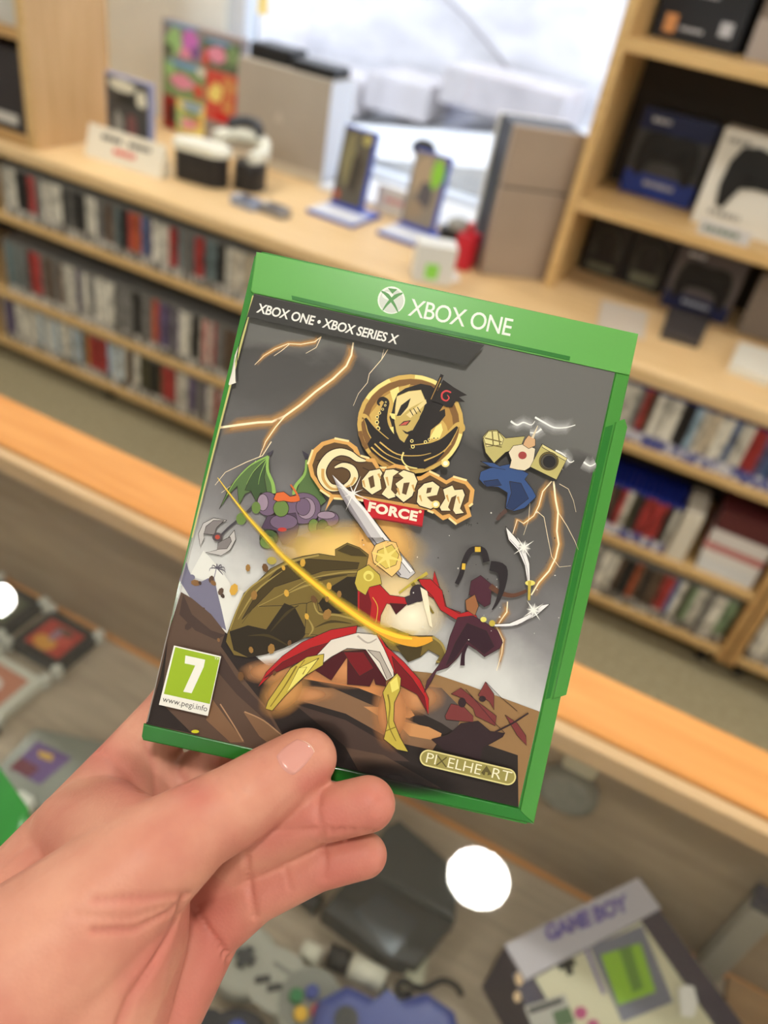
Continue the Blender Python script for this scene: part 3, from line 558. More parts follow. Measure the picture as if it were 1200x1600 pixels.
b = MB(); b.box((-0.016, -0.008, 0.1655), (0.016, 0.015, 0.185), mat('cap_navy', (38, 40, 60), .4), bevel=0.004); b.build('cap', up)
p = at(885, 1240, Y=BKY - 0.012)
pk = thing('puck_light', 'round grey puck light on the counter back under the glass', 'light', (p.x, BKY - 0.0004, p.z))
b = MB(); b.cyl((0, 0, 0), 0.034, -0.012, mat('puck_rim', (112, 112, 104), .4, .2), axis='Y', n=36); b.build('housing', pk)
b = MB(); b.cyl((0, -0.0124, 0), 0.027, -0.002, noisy('puck_lens', [(.3, (134, 136, 128)), (.7, (118, 120, 114))], (1, 1, 1), 90, 3, .3), axis='Y', n=36); b.build('lens', pk)
b = MB(); b.box((-0.018, -0.012, 0.037), (0.018, -0.0006, 0.085), mat('puck_plate', (206, 200, 172), .4), bevel=0.002); b.build('wall_plate', pk)

# framed boxed cartridges, left
FRB = mat('frame_black', (40, 42, 42), .45); CLIP = mat('clip_white', (214, 216, 206), .4)
def boxed_cart(label, x0, x1, y0, y1, frame, base, blobs):
    t = thing('boxed_cartridge', label, 'game cartridge', ((x0 + x1) / 2, (y0 + y1) / 2, FZ + .0004)); w, h = (x1 - x0) / 2, (y1 - y0) / 2
    b = MB(); b.box((-w, -h, 0), (w, h, 0.016), frame, bevel=0.002); b.build('frame', t)
    XY = Matrix.Translation((0, 0, 0.0162)); aw, ah = w - 0.014, h - 0.014
    b = MB(); b.box((-aw, -ah, 0.0161), (aw, ah, 0.0166), base)
    for q, (cx, cy, rx, ry, m) in enumerate(blobs):
        P = [(max(-aw, min(aw, aw * (cx + rx * math.cos(a)))), max(-ah, min(ah, ah * (cy + ry * math.sin(a) * R_.uniform(.8, 1.1))))) for a in [2 * math.pi * k / 14 for k in range(14)]]
        b.prism(P, 0.0166, 0.0168 + 0.0002 * q, m)
    b.build('cover_picture', t)
    for sx, sy in ((-1, 1), (1, 1), (1, -1), (-1, -1)):
        c = MB(); c.prism(rrect(sx * w - 0.008, sy * h - 0.008, sx * w + 0.006, sy * h + 0.006, 0.004), 0.004, 0.021, CLIP, bevel=0.002); c.build('corner_clip', t)
boxed_cart('black framed cartridge box with a red and orange picture by the counter back', -0.688, -0.598, 0.508, 0.588, FRB, cm('art_red', (186, 62, 50)), [(-.2, -.5, .6, .5, cm('art_amber', (222, 160, 70))), (.5, .1, .35, .4, RD), (.1, .6, .5, .3, cm('art_brown', (110, 76, 62))), (-.1, .2, .2, .5, cm('art_mauve', (160, 130, 150)))])
boxed_cart('black framed cartridge box with a dim olive picture, left of the red one', -0.795, -0.705, 0.512, 0.592, FRB, cm('art_dim', (92, 96, 78)), [(.1, .1, .6, .4, cm('art_wheat', (160, 140, 84))), (.6, -.4, .2, .2, cm('art_teal', (80, 130, 110))), (-.5, .5, .3, .3, DG)])
boxed_cart('white framed cartridge box with a peach and white picture', -0.685, -0.6, 0.408, 0.488, mat('frame_white', (220, 220, 206), .4), cm('art_peach', (206, 140, 116)), [(-.3, -.2, .6, .6, cm('art_cream', (236, 226, 222))), (-.3, -.2, .25, .25, cm('art_plum', (140, 110, 150)))])
boxed_cart('black framed cartridge box with a pale picture, left of the white one', -0.79, -0.705, 0.412, 0.492, FRB, cm('art_pale', (190, 180, 170)), [(0, 0, .5, .5, cm('art_dusk', (120, 100, 110)))])
b = MB(); b.box((-0.80, 0.395, FZ + .0003), (-0.59, 0.404, FZ + 0.012), FRB, bevel=0.001); tag(b.build('tray_edge'), 'thin black edging bar below the framed cartridge boxes', 'edging')
p = at(70, 1200, z=FZ + 0.02); t = thing('cartridge_case', 'clear grey cartridge case with a purple picture near the hand', 'game cartridge', (p.x, p.y, FZ + .0004))
flat([(-30, 1225), (55, 1138), (190, 1165), (90, 1275)], FZ + .0004, FZ + 0.016, mat('clear_grey_case', (136, 140, 130), .25), t, 'case_shell', org=t.location)
b = MB(); flat([(14, 1200), (58, 1158), (112, 1184), (62, 1226)], FZ + 0.0162, FZ + 0.0166, cm('art_violet', (104, 76, 132)), org=t.location, b=b)
flat([(14, 1200), (32, 1183), (62, 1200), (45, 1214)], FZ + 0.0166, FZ + 0.017, cm('art_maroon', (110, 44, 60)), org=t.location, b=b); flat([(60, 1172), (84, 1180), (80, 1190), (60, 1182)], FZ + 0.0166, FZ + 0.017, cm('art_yellow', (200, 160, 60)), org=t.location, b=b); b.build('cover_picture', t)
p = at(35, 1262, z=FZ + 0.02); b = MB(); b.prism(rrect(-0.012, -0.010, 0.012, 0.010, 0.004), 0.0004, 0.018, CLIP, bevel=0.002); o = tag(b.build('plastic_clip'), 'white plastic clip lying by the clear cartridge case', 'clip'); o.location = (p.x, p.y, FZ + 0.0164)
GREENP = mat('green_case_plastic', (38, 118, 44), .3)
b = MB(); p = at(-58, 1268, z=GZ + 0.03); b.prism(rrect(-0.045, -0.036, 0.045, 0.036, 0.018), 0, 0.03, GREENP, bevel=0.008); o = tag(b.build('green_case'), 'bright green plastic case lying on the glass at the left edge', 'game case'); o.location = (p.x, p.y, GZ + .0003); o.rotation_euler = (0, 0, -0.3)

# boxed handheld, right
zt = 0.748; A, Bp = at(787, 1478, z=zt), at(996, 1373, z=zt); ux = (Bp - A); wl = ux.length; ang = math.atan2(ux.y, ux.x)
t = thing('handheld_box', 'boxed handheld console with purple GAME BOY lettering inside the counter', 'box', (A.x, A.y, FZ + .0004), ang)
Minv = (Matrix.Translation((A.x, A.y, FZ + .0004)) @ Matrix.Rotation(ang, 4, 'Z')).inverted(); Ht = zt - FZ - .0004
BXW = mat('box_lilac_grey', (186, 182, 190), .4); BXD = mat('box_dark_purple', (56, 48, 66), .45); PURP = mat('print_purple', (104, 92, 158), .5)
b = MB(); b.box((0, -0.175, 0), (wl, 0, Ht), BXD, bevel=0.0015); b.build('carton', t)
def ft(px, m, dz, parent=t, name=None, b=None):
    P = [Minv @ at(x, y, z=zt) for x, y in px]; own = b is None; b = b or MB(); b.prism([(q.x, q.y) for q in P], Ht + dz - 0.0004, Ht + dz, m)
    return b.build(name, parent) if own else b
def circ(c, r, n=14, ry=None): return [(c[0] + r * math.cos(2 * math.pi * k / n), c[1] + (ry or r) * math.sin(2 * math.pi * k / n)) for k in range(n)]
BW = 0.037
b = MB(); b.box((0, -BW, Ht), (wl, 0, Ht + 0.004), BXW, bevel=0.001); hb = b.build('header_band', t)
b = MB(); text_faces(b, 'GAME BOY', (855, 1471), (985, 1420), 25, lambda x, y: Vector((0, 0, 0.0002)) + Minv @ at(x, y, z=zt + 0.0042), PURP, (-.28, -.96), bold=0.06, spacing=0.95); b.build('lettering', hb)
b = MB(); b.box((0.012, -0.174, Ht), (wl - 0.03, -BW - 0.001, Ht + 0.0003), mat('picture_cream', (206, 202, 172), .4))
ft([(921, 1480), (1003, 1446), (1052, 1566), (972, 1598)], mat('picture_bezel', (116, 118, 134), .35), 0.0007, b=b); ft([(938, 1493), (1000, 1474), (1024, 1550), (966, 1571)], mat('picture_screen_green', (142, 190, 50), .35), 0.001, b=b)
ft([(966, 1484), (985, 1478), (1005, 1545), (988, 1552)], mat('picture_screen_dark', (98, 138, 54), .4), 0.0013, b=b)
ft([(912, 1482), (917, 1480), (946, 1552), (941, 1554)], PURP, 0.0007, b=b)
for q in ([(870, 1506), (896, 1498), (900, 1508), (874, 1517)], [(878, 1494), (888, 1491), (896, 1522), (886, 1525)]): ft(q, BLACK, 0.001, b=b)
for c in ((907, 1583), (926, 1603)): ft(circ(c, 10), cm('art_magenta', (176, 70, 120)), 0.001, b=b)
ft([(800, 1522), (822, 1512), (848, 1575), (826, 1585)], mat('picture_navy', (50, 46, 72), .4), 0.0007, b=b); ft(circ((811, 1530), 7, ry=11), mat('picture_sand', (206, 176, 136), .4), 0.001, b=b); ft(circ((808, 1558), 6, ry=9), mat('picture_sand', (206, 176, 136), .4), 0.001, b=b)
ft([(818, 1574), (882, 1554), (905, 1625), (845, 1640)], mat('picture_grey', (170, 168, 160), .4), 0.0016, b=b); ft([(824, 1577), (876, 1560), (879, 1568), (827, 1586)], DGREY, 0.002, b=b); ft([(862, 1583), (888, 1574), (898, 1600), (870, 1608)], mat('picture_green_dark', (70, 100, 64), .4), 0.002, b=b)
b.build('front_picture', t)
b = MB(); ft([(1057, 1547), (1068, 1541), (1082, 1544), (1088, 1568), (1082, 1592), (1062, 1590)], WHITE, 0.004, b=b); o = b.build('price_sticker', t)

# grey game pad
z1 = FZ + 0.022; A, Bq = at(383, 1497, z=z1), at(483, 1564, z=z1); d = Bq - A; L = d.length; ang = math.atan2(d.y, d.x)
t = thing('game_pad', 'grey game pad with four coloured buttons lying inside the counter', 'controller', (A.x, A.y, FZ + .0004), ang)
Mi = (Matrix.Translation((A.x, A.y, FZ + .0004)) @ Matrix.Rotation(ang, 4, 'Z')).inverted()
def lobes(L, r, w):
    P = []; a0 = math.asin(w / r)
    for k in range(25): a = a0 + (2 * math.pi - 2 * a0) * k / 24; P.append((r * math.cos(a), r * math.sin(a)))
    for k in range(25): a = math.pi + a0 + (2 * math.pi - 2 * a0) * k / 24; P.append((L + r * math.cos(a), r * math.sin(a)))
    return P
PG = mat('pad_grey', (176, 176, 164), .45); PG2 = mat('pad_mid_grey', (140, 142, 134), .5); PDK = mat('pad_dark', (62, 64, 66), .5)
b = MB(); b.prism(lobes(L, 0.036, 0.024), 0, 0.022, PG, bevel=0.006); b.build('body', t)
b = MB(); b.cyl((L, 0, 0.022), 0.031, 0.001, PG2, n=36); b.build('button_plate', t)
b = MB(); b.prism([(-.011, -.004), (-.004, -.004), (-.004, -.011), (.004, -.011), (.004, -.004), (.011, -.004), (.011, .004), (.004, .004), (.004, .011), (-.004, .011), (-.004, .004), (-.011, .004)], 0.022, 0.027, PDK, bevel=0.001); b.build('direction_pad', t)
for k, (px, nm, c) in enumerate((((463, 1556), 'green', (40, 128, 72)), ((488, 1550), 'blue', (52, 70, 152)), ((470, 1584), 'yellow', (232, 184, 40)), ((497, 1580), 'red', (206, 52, 56)))):
    p = Mi @ at(*px, z=z1 + 0.004); b = MB(); b.cyl((p.x, p.y, 0.023), 0.0072, 0.005, mat('button_' + nm, c, .35), n=20, bevel=0.001); b.build('button', t, label=nm + ' button')
for px in ((410, 1531), (429, 1544)):
    p = Mi @ at(*px, z=z1); b = MB(); b.prism(rrect(-0.008, -0.003, 0.008, 0.003, 0.0025), 0.022, 0.0245, PDK, xf=Matrix.Translation((p.x, p.y, 0)) @ Matrix.Rotation(0.7, 4, 'Z')); b.build('menu_button', t)
b = MB(); b.box((L * .35, 0.009, 0.022), (L * .35 + 0.035, 0.014, 0.0223), PG2); b.build('maker_mark', t)

# dark pad with blue buttons, blue pad, dark folding handheld, plug and cable
p = at(335, 1632, z=FZ + .02); t = thing('game_pad', 'black game pad with blue buttons partly hidden by the wrist', 'controller', (p.x, p.y, FZ + .0004), 0.5)
b = MB(); b.prism(lobes(0.07, 0.034, 0.026), 0, 0.02, mat('pad_ink', (34, 36, 48), .4), xf=Matrix.Translation((-0.05, 0.0, 0)), bevel=0.005); b.build('body', t)
for x, y in ((-0.052, 0.014), (-0.04, 0.0), (-0.062, 0.0), (0.02, 0.012), (0.028, -0.006)):
    b = MB(); b.cyl((x, y, 0.02), 0.009, 0.004, mat('button_indigo', (62, 84, 176), .3), n=18, bevel=0.001); b.build('button', t)
p = at(606, 1640, z=FZ + .04); t = thing('game_pad', 'deep blue game pad at the bottom edge beside the grey pad', 'controller', (p.x, p.y, FZ + .0004), 0.45)
b = MB(); BL = mat('pad_blue', (62, 78, 150), .35)
P = [(-.5, .02), (-.44, .26), (-.26, .36), (-.08, .30), (0, .24), (.08, .30), (.26, .36), (.44, .26), (.5, .02), (.42, -.36), (.30, -.38), (.22, -.06), (.09, -.06), (.05, -.42), (-.05, -.42), (-.09, -.06), (-.22, -.06), (-.30, -.38), (-.42, -.36)]
b.prism([(x * .16, y * .16) for x, y in P], 0, 0.04, BL, bevel=0.012); b.build('body', t)
b = MB(); b.cyl((-0.042, 0.022, 0.04), 0.012, 0.003, PDK, n=20); b.build('direction_pad', t)
b = MB(); b.cyl((0.0, 0.0, 0.04), 0.008, 0.012, PG2, n=20); b.build('stick', t)
p = at(620, 1400, z=FZ); t = thing('folding_handheld', 'dark grey folding handheld console with a reflective screen', 'handheld console', (p.x, p.y, FZ + .0004))
HD = mat('handheld_dark', (62, 65, 66), .45); HD2 = mat('handheld_lid', (76, 80, 80), .4)
flat([(504, 1420), (560, 1352), (708, 1440), (654, 1508), (608, 1497)], FZ + .0004, FZ + 0.03, HD, t, 'lower_half', bevel=0.003, org=t.location)
flat([(562, 1350), (603, 1290), (624, 1279), (694, 1338), (718, 1366), (712, 1436)], FZ + .0004, FZ + 0.036, HD2, t, 'lid', bevel=0.004, org=t.location)
flat([(551, 1424), (590, 1395), (655, 1440), (612, 1494)], FZ + 0.0302, FZ + 0.031, mat('screen_mirror', (96, 104, 112), .12, .3), t, 'screen', org=t.location)
b = MB(); P = [at(x, y, z=FZ + .02) for x, y in ((640, 1500), (672, 1490), (664, 1530), (632, 1534))]; b.prism([(q.x, q.y) for q in P], FZ + .0004, FZ + 0.012, mat('sticker_cream', (196, 196, 170), .5)); tag(b.build('price_sticker'), 'small cream price tag under the corner of the folding handheld', 'price tag')
b = MB(); P = [at(x, y, z=FZ + .02) for x, y in ((455, 1388), (480, 1372), (507, 1398), (492, 1420))]; b.prism([(q.x, q.y) for q in P], FZ + .0004, FZ + 0.018, HD, bevel=0.003); tag(b.build('dark_cartridge'), 'small dark cartridge lying left of the folding handheld', 'game cartridge')
p = at(540, 1500, z=FZ + .01); t = thing('av_cable', 'black cable with a white and black plug beside the grey pad', 'cable', (p.x, p.y, FZ + .0004))
O = t.location; W3 = lambda x, y, z: at(x, y, z=FZ + z) - O
b = MB(); b.tube([W3(548, 1508, .013), W3(600, 1535, .013)], 0.0125, mat('plug_white', (222, 220, 202), .4), 16); b.build('plug', t)
b = MB(); b.tube([W3(512, 1492, .013), W3(545, 1506, .013)], 0.0125, BLACK, 16); b.build('plug_collar', t, label='black plug collar')
b = MB(); b.tube([W3(472, 1482, .011), W3(500, 1496, .011)], 0.010, mat('plug_white', (222, 220, 202), .4), 16); b.build('plug', t, label='small white plug')
b = MB(); path = [(600, 1537), (608, 1560), (640, 1552), (632, 1556), (620, 1546), (630, 1532), (658, 1545), (690, 1532), (712, 1540), (722, 1556)]
path = [W3(x, y, .006 + .004 * (k % 3)) for k, (x, y) in enumerate(path)]; sm = []
for k in range(len(path) - 1):
    p0, p1, p2, p3 = path[max(k - 1, 0)], path[k], path[k + 1], path[min(k + 2, len(path) - 1)]
    for q in range(6):
        u = q / 6; sm.append(.5 * ((2 * p1) + (p2 - p0) * u + (2 * p0 - 5 * p1 + 4 * p2 - p3) * u * u + (3 * p1 - p0 - 3 * p2 + p3) * u ** 3))
b.tube(sm, 0.0032, BLACK); b.build('cord', t)

# ------------------------------------------------------------------ the game case held up to the camera
CW, CH = 0.1345, 0.1705
CROT = Matrix(((0.94803, -0.19494, 0.25147), (0.31817, 0.58962, -0.74238), (-0.00355, 0.78381, 0.621)))
CORG = Vector((-0.14732501, 0.22856923, 1.45152013))
CMW = Matrix.Translation(CORG) @ CROT.to_4x4(); CIN = CMW.inverted()
def cp(px, py, w=0.0):
    """where the sight line through a photo point meets the case's front plane, in the case's own frame"""
    o = CIN @ Vector(CC); d = CIN.to_3x3() @ (at(px, py, d=1.0) - Vector(CC)); k = (w - o.z) / d.z
    q = o + d * k; return Vector((q.x, q.y, w))
UPV = (0.2155, -0.9765)
case = thing('game_case', 'green plastic video game case with an illustrated cover held up by a hand', 'game case', mw=CMW)
def green(name, rgb, tr):
    m = mat(name, rgb, .28, trans=0.0, coat=.3); n, l, b_ = nodes(m)
    t_ = n.new('ShaderNodeBsdfTranslucent'); t_.inputs[0].default_value = lin(rgb) + (1,); mx = n.new('ShaderNodeMixShader'); mx.inputs[0].default_value = tr
    l.new(b_.outputs[0], mx.inputs[1]); l.new(t_.outputs[0], mx.inputs[2]); l.new(mx.outputs[0], n['Material Output'].inputs[0]); return m
G1 = green('case_green', (64, 152, 58), .3); G2 = green('case_green_backlit', (118, 198, 98), .3); G3 = green('case_green_rail', (84, 166, 70), .3); G4 = green('case_green_deep', (40, 128, 44), .2)  # header green lightened to imitate window light from behind
b = MB(); b.prism(rrect(0, -CH, CW, 0, 0.0022), -0.0140, -0.0002, G1, bevel=0.0011); b.build('case_shell', case)
def hull(px, w0, w1, m, name, bevel=0.0, parent=None):
    P = [cp(x, y) for x, y in px]; b = MB(); b.prism([(q.x, q.y) for q in P], w0, w1, m, bevel=bevel); return b.build(name, parent or case)
hull([(401, 394), (997, 522), (983, 587), (961, 582), (396, 459), (392, 455)], -0.0002, 0.0007, G2, 'header_band', 0.0004)
hull([(962, 583), (983, 587), (834, 1286), (812, 1268)], -0.0002, 0.0004, G3, 'right_rail', 0.0003)
hull([(961, 660), (975, 655), (979, 668), (884, 1085), (862, 1092), (866, 1080)], 0.0004, 0.0011, G3, 'latch_rib', 0.0003)
hull([(945, 668), (957, 664), (859, 1090), (852, 1092)], 0.0004, 0.0007, G4, 'rail_groove')
hull([(225, 1130), (810, 1262), (834, 1287), (224, 1156), (222, 1150)], -0.0002, 0.0008, G4, 'bottom_lip', 0.0005)
hull([(456, 463), (560, 487), (700, 517), (890, 558), (889, 564), (700, 523), (560, 493), (457, 469)], 0.0007, 0.0010, G4, 'insert_tab')

# ---- printed paper cover: layered flat print, everything in the cover plane
EPS = 0.000016
def ink(n, c, rough=.32):
    return mat('ink_' + n, c, .5, spec=.25)
def soft_ink(c):
    nm = 'soft_ink_%d_%d_%d' % c
    if nm in MATS: return MATS[nm]
    m = mat(nm, c, .5, spec=.25); n, l, b_ = nodes(m); tr = n.new('ShaderNodeBsdfTransparent'); mx = n.new('ShaderNodeMixShader'); av = n.new('ShaderNodeAttribute'); av.attribute_name = 'soft'
    l.new(av.outputs['Fac'], mx.inputs[0]); l.new(tr.outputs[0], mx.inputs[1]); l.new(b_.outputs[0], mx.inputs[2]); l.new(mx.outputs[0], n['Material Output'].inputs[0]); return m
class Art:
    """flat print laid down in layers on the cover; ox, oy, s map crop units to photo points"""
    def __init__(s, layer): s.b = MB(); s.k = layer; s.ox = s.oy = 0; s.s = 1; s.lay = s.b.bm.verts.layers.float.new('soft'); s.ol = None
    def halo(s, pts, w, c):
        """ink stroke whose two edges fade out"""
        s.k += .5; i = s.b.mi(soft_ink(c)); pts = [Vector(p) for p in pts]; ws = list(w) if isinstance(w, (list, tuple)) else [w]
        if len(ws) < len(pts): ws = [ws[0] + (ws[-1] - ws[0]) * k / max(1, len(pts) - 1) for k in range(len(pts))]
        L = []
        for k, p in enumerate(pts):
            t = (pts[min(k + 1, len(pts) - 1)] - pts[max(k - 1, 0)]).normalized(); nn = Vector((-t.y, t.x)) * ws[k] / 2
            V = [s.b.bm.verts.new(s.m(*q)) for q in (p + nn, p, p - nn)]; V[1][s.lay] = 0.0 if k in (0, len(pts) - 1) and len(pts) > 3 else 1.0; L.append(V)
        for A, B in zip(L, L[1:]):
            for q in (0, 1):
                f = s.b.bm.faces.new((A[q], A[q + 1], B[q + 1], B[q])); f.material_index = i; f.normal_update()
                if f.normal.z < 0: f.normal_flip()
        return s
    def puff(s, cx, cy, rx, ry, c, rot=0.0, n=28):
        s.k += .5; i = s.b.mi(soft_ink(c)); c_, s_ = math.cos(rot), math.sin(rot); rings = []
        for fr, al in ((.45, .75), (1.0, 0.0)):
            R2 = []
            for k in range(n):
                a = 2 * math.pi * k / n; x, y = rx * fr * math.cos(a), ry * fr * math.sin(a)
                v = s.b.bm.verts.new(s.m(cx + x * c_ - y * s_, cy + x * s_ + y * c_)); v[s.lay] = al; R2.append(v)
            rings.append(R2)
        v0 = s.b.bm.verts.new(s.m(cx, cy)); v0[s.lay] = 1.0
        fs = [s.b.bm.faces.new((v0, rings[0][k], rings[0][(k + 1) % n])) for k in range(n)] + [s.b.bm.faces.new((rings[0][k], rings[1][k], rings[1][(k + 1) % n], rings[0][(k + 1) % n])) for k in range(n)]
        for f in fs:
            f.material_index = i; f.normal_update()
            if f.normal.z < 0: f.normal_flip()
        return s
    def crop(s, ox, oy, sc): s.ox, s.oy, s.s = ox, oy, sc; return s
    def m(s, x, y): return cp(s.ox + x / s.s, s.oy + y / s.s, 0.0002 + s.k * EPS)
    def poly(s, pts, m, up=1):
        s.k += up * .5; i = s.b.mi(m); V = []
        for x, y in pts: V.append(s.b.bm.verts.new(s.m(x, y)))
        f = s.b.bm.faces.new(V); f.material_index = i; f.normal_update()
        if f.normal.z < 0: f.normal_flip()
        bmesh.ops.triangulate(s.b.bm, faces=[f], ngon_method='EAR_CLIP')
        if s.ol and max(p[0] for p in pts) - min(p[0] for p in pts) > 20 * s.ol[1]: s.rib(list(pts) + [pts[0]], s.ol[1], s.ol[0], smooth=False, up=.2)
        return s
    def rib(s, pts, w, m, smooth=True, up=1):
        """brush stroke with a width per point"""
        s.k += up * .5; i = s.b.mi(m); pts = [Vector((x, y)) for x, y in pts]; ws = list(w) if isinstance(w, (list, tuple)) else [w] * len(pts)
        if len(ws) < len(pts): ws = [ws[0] + (ws[-1] - ws[0]) * k / (len(pts) - 1) for k in range(len(pts))]
        if smooth and len(pts) > 2:
            Q, WQ = [], []
            for k in range(len(pts) - 1):
                p0, p1, p2, p3 = pts[max(k - 1, 0)], pts[k], pts[k + 1], pts[min(k + 2, len(pts) - 1)]
                for q in range(5):
                    u = q / 5; Q.append(.5 * ((2 * p1) + (p2 - p0) * u + (2 * p0 - 5 * p1 + 4 * p2 - p3) * u * u + (3 * p1 - p0 - 3 * p2 + p3) * u ** 3)); WQ.append(ws[k] + (ws[k + 1] - ws[k]) * u)
            Q.append(pts[-1]); WQ.append(ws[-1]); pts, ws = Q, WQ
        L = []
        for k, p in enumerate(pts):
            t = (pts[min(k + 1, len(pts) - 1)] - pts[max(k - 1, 0)]).normalized(); nn = Vector((-t.y, t.x)) * max(ws[k], .3) / 2
            L.append((s.b.bm.verts.new(s.m(*(p + nn))), s.b.bm.verts.new(s.m(*(p - nn)))))
        for A, B in zip(L, L[1:]):
            f = s.b.bm.faces.new((A[0], A[1], B[1], B[0])); f.material_index = i; f.normal_update()
            if f.normal.z < 0: f.normal_flip()
        return s
    def ell(s, cx, cy, rx, ry, m, n=28, rot=0.0, up=1):
        c_, s_ = math.cos(rot), math.sin(rot)
        return s.poly([(cx + rx * math.cos(a) * c_ - ry * math.sin(a) * s_, cy + rx * math.cos(a) * s_ + ry * math.sin(a) * c_) for a in [2 * math.pi * k / n for k in range(n)]], m, up)
    def text(s, txt, pl, pr, h, m, up=UPV, **k):
        s.k += .5; text_faces(s.b, txt, pl, pr, h, lambda x, y: s.m(x, y), m, up, **k); return s
    def build(s, name, parent, **kw):
        o = bpy.data.objects.new(name, bpy.data.meshes.new(name)); s.b.bm.to_mesh(o.data); s.b.bm.free()
        for q in s.b.mats: o.data.materials.append(q)
        COL.objects.link(o); o.parent = parent
        for k, v in kw.items(): o[k] = v
        return o
def glow_ink(name, rgb, r0, power=1.6):
    """printed soft halo: ink that thins out from the drawn line; used as a flat tint here"""
    return ink(name, rgb)
# painted sky: storm grey above, white haze below, clouds
SKY = mat('ink_storm_sky', (110, 108, 104), .5, spec=.25); n, l, bb = nodes(SKY)
tc = n.new('ShaderNodeTexCoord'); sp = n.new('ShaderNodeSeparateXYZ'); l.new(tc.outputs['Object'], sp.inputs[0])
nz = n.new('ShaderNodeTexNoise'); nz.inputs['Scale'].default_value = 26; nz.inputs['Detail'].default_value = 6; nz.inputs['Distortion'].default_value = .5; l.new(tc.outputs['Object'], nz.inputs[0])
mr = n.new('ShaderNodeMapRange'); mr.inputs[1].default_value = -CH; mr.inputs[2].default_value = 0; l.new(sp.outputs['Y'], mr.inputs[0])
xa_ = n.new('ShaderNodeMath'); xa_.operation = 'MULTIPLY_ADD'; xa_.inputs[1].default_value = 1.1; l.new(sp.outputs['X'], xa_.inputs[0]); l.new(mr.outputs[0], xa_.inputs[2])
ma = n.new('ShaderNodeMath'); ma.operation = 'MULTIPLY_ADD'; ma.inputs[1].default_value = .26; l.new(nz.outputs[0], ma.inputs[0]); l.new(xa_.outputs[0], ma.inputs[2])
r = ramp(n, [(.41, (224, 224, 220)), (.50, (206, 206, 204)), (.62, (136, 134, 136)), (.73, (102, 100, 100)), (.85, (84, 82, 81)), (.96, (74, 72, 71)), (1.0, (104, 103, 100))]); l.new(ma.outputs[0], r.inputs[0])
l.new(r.outputs[0], bb.inputs['Base Color'])
base = Art(0); base.poly([(397, 459), (961, 582), (810, 1261), (228, 1131)], SKY)
def I(n_, *c): return ink(n_, c)
# far lightning
LT, LG2 = I('bolt', 255, 236, 200), I('bolt_glow', 168, 132, 92)
def bolt(pts, w, glow=True):
    if glow: base.halo(pts, [w[0] * 4.5 + 7, w[-1] * 4.5 + 5], (196, 150, 96))
    base.rib(pts, [q * .72 for q in w], LT, smooth=False)
bolt([(552, 535), (549, 555), (541, 572), (520, 592), (493, 612), (470, 632), (445, 650), (425, 659), (404, 660), (372, 664), (344, 668)], [3.5, 5])
bolt([(447, 648), (430, 668), (415, 690), (405, 715)], [3, 1])
bolt([(502, 526), (492, 534), (470, 538), (450, 537), (430, 545), (412, 556), (398, 570)], [2, 1]); bolt([(452, 538), (440, 548), (428, 556)], [1.5, .8], False); bolt([(502, 526), (494, 543), (478, 552)], [1.5, .8], False)
bolt([(606, 546), (596, 562), (577, 584), (574, 598), (560, 615), (552, 634)], [1.6, .8], False); bolt([(596, 562), (600, 546)], [1, .8], False)
bolt([(424, 690), (410, 712), (385, 722), (352, 738), (336, 758)], [2, .8], False); bolt([(400, 720), (370, 752), (346, 770)], [1.5, .8], False)
for c in ([(798, 658), (808, 664), (818, 660), (830, 664), (836, 658)], [(836, 652), (850, 660), (866, 668), (884, 668), (899, 664)], [(846, 670), (838, 676), (828, 676)], [(912, 722), (922, 728), (931, 724)], [(868, 704), (880, 710), (890, 722), (897, 720)]):
    base.halo(c, 26, (176, 175, 174)); base.rib(c, [3.2, 1.2], I('cloud_flash', 240, 240, 236))
bolt([(865, 752), (868, 780), (872, 800), (870, 830), (873, 850), (868, 872), (858, 892), (842, 910), (830, 930)], [4, 3])
bolt([(862, 752), (848, 768), (842, 790), (834, 806), (818, 818), (808, 812), (800, 838)], [2.6, 1.5])
bolt([(874, 756), (888, 764), (896, 782), (900, 800)], [1.2, .6], False); bolt([(872, 800), (886, 822), (898, 845), (904, 860)], [1.4, .7], False); bolt([(838, 798), (850, 808), (856, 840), (862, 870), (874, 886), (892, 884)], [1.4, .7], False); bolt([(820, 760), (828, 786), (826, 812), (818, 836)], [1.2, .6], False)
bolt([(793, 940), (792, 956), (782, 970), (776, 980), (786, 1000), (784, 1020), (776, 1048)], [2.6, 1.2])
# white haze, island, sea
HZ = I('haze', 224, 224, 218)
base.poly([(318, 860), (345, 890), (362, 915), (392, 930), (372, 965), (356, 990), (344, 985), (330, 950), (324, 908), (296, 900)], HZ)
base.crop(0, 600, 2.285)
ISL = I('far_island', 118, 116, 138)
base.poly([(665, 632), (672, 660), (690, 700), (720, 705), (742, 694), (765, 690), (775, 740), (790, 800), (808, 880), (760, 850), (690, 780), (640, 700)], ISL)
base.rib([(765, 690), (772, 660)], 3, ISL)
for a in range(7): base.rib([(776, 658), (776 + 24 * math.cos(a * .62 - 2.9), 662 + 20 * math.sin(a * .62 - 2.9)), (776 + 30 * math.cos(a * .62 - 2.9), 672 + 14 * math.sin(a * .62 - 2.9))], [5, 1], I('far_palm', 92, 88, 100))
base.ell(684, 690, 12, 10, ISL)
base.crop(0, 0, 1)
base.poly([(575, 1040), (676, 1052), (735, 1072), (843, 1112), (810, 1261), (560, 1205)], I('sea_gold', 146, 112, 74))
base.poly([(560, 1060), (690, 1075), (724, 1110), (700, 1180), (560, 1160)], I('sea_dusk', 88, 78, 74))
base.poly([(480, 1010), (560, 1030), (640, 1065), (650, 1110), (560, 1075), (470, 1060)], I('ember', 206, 138, 84))
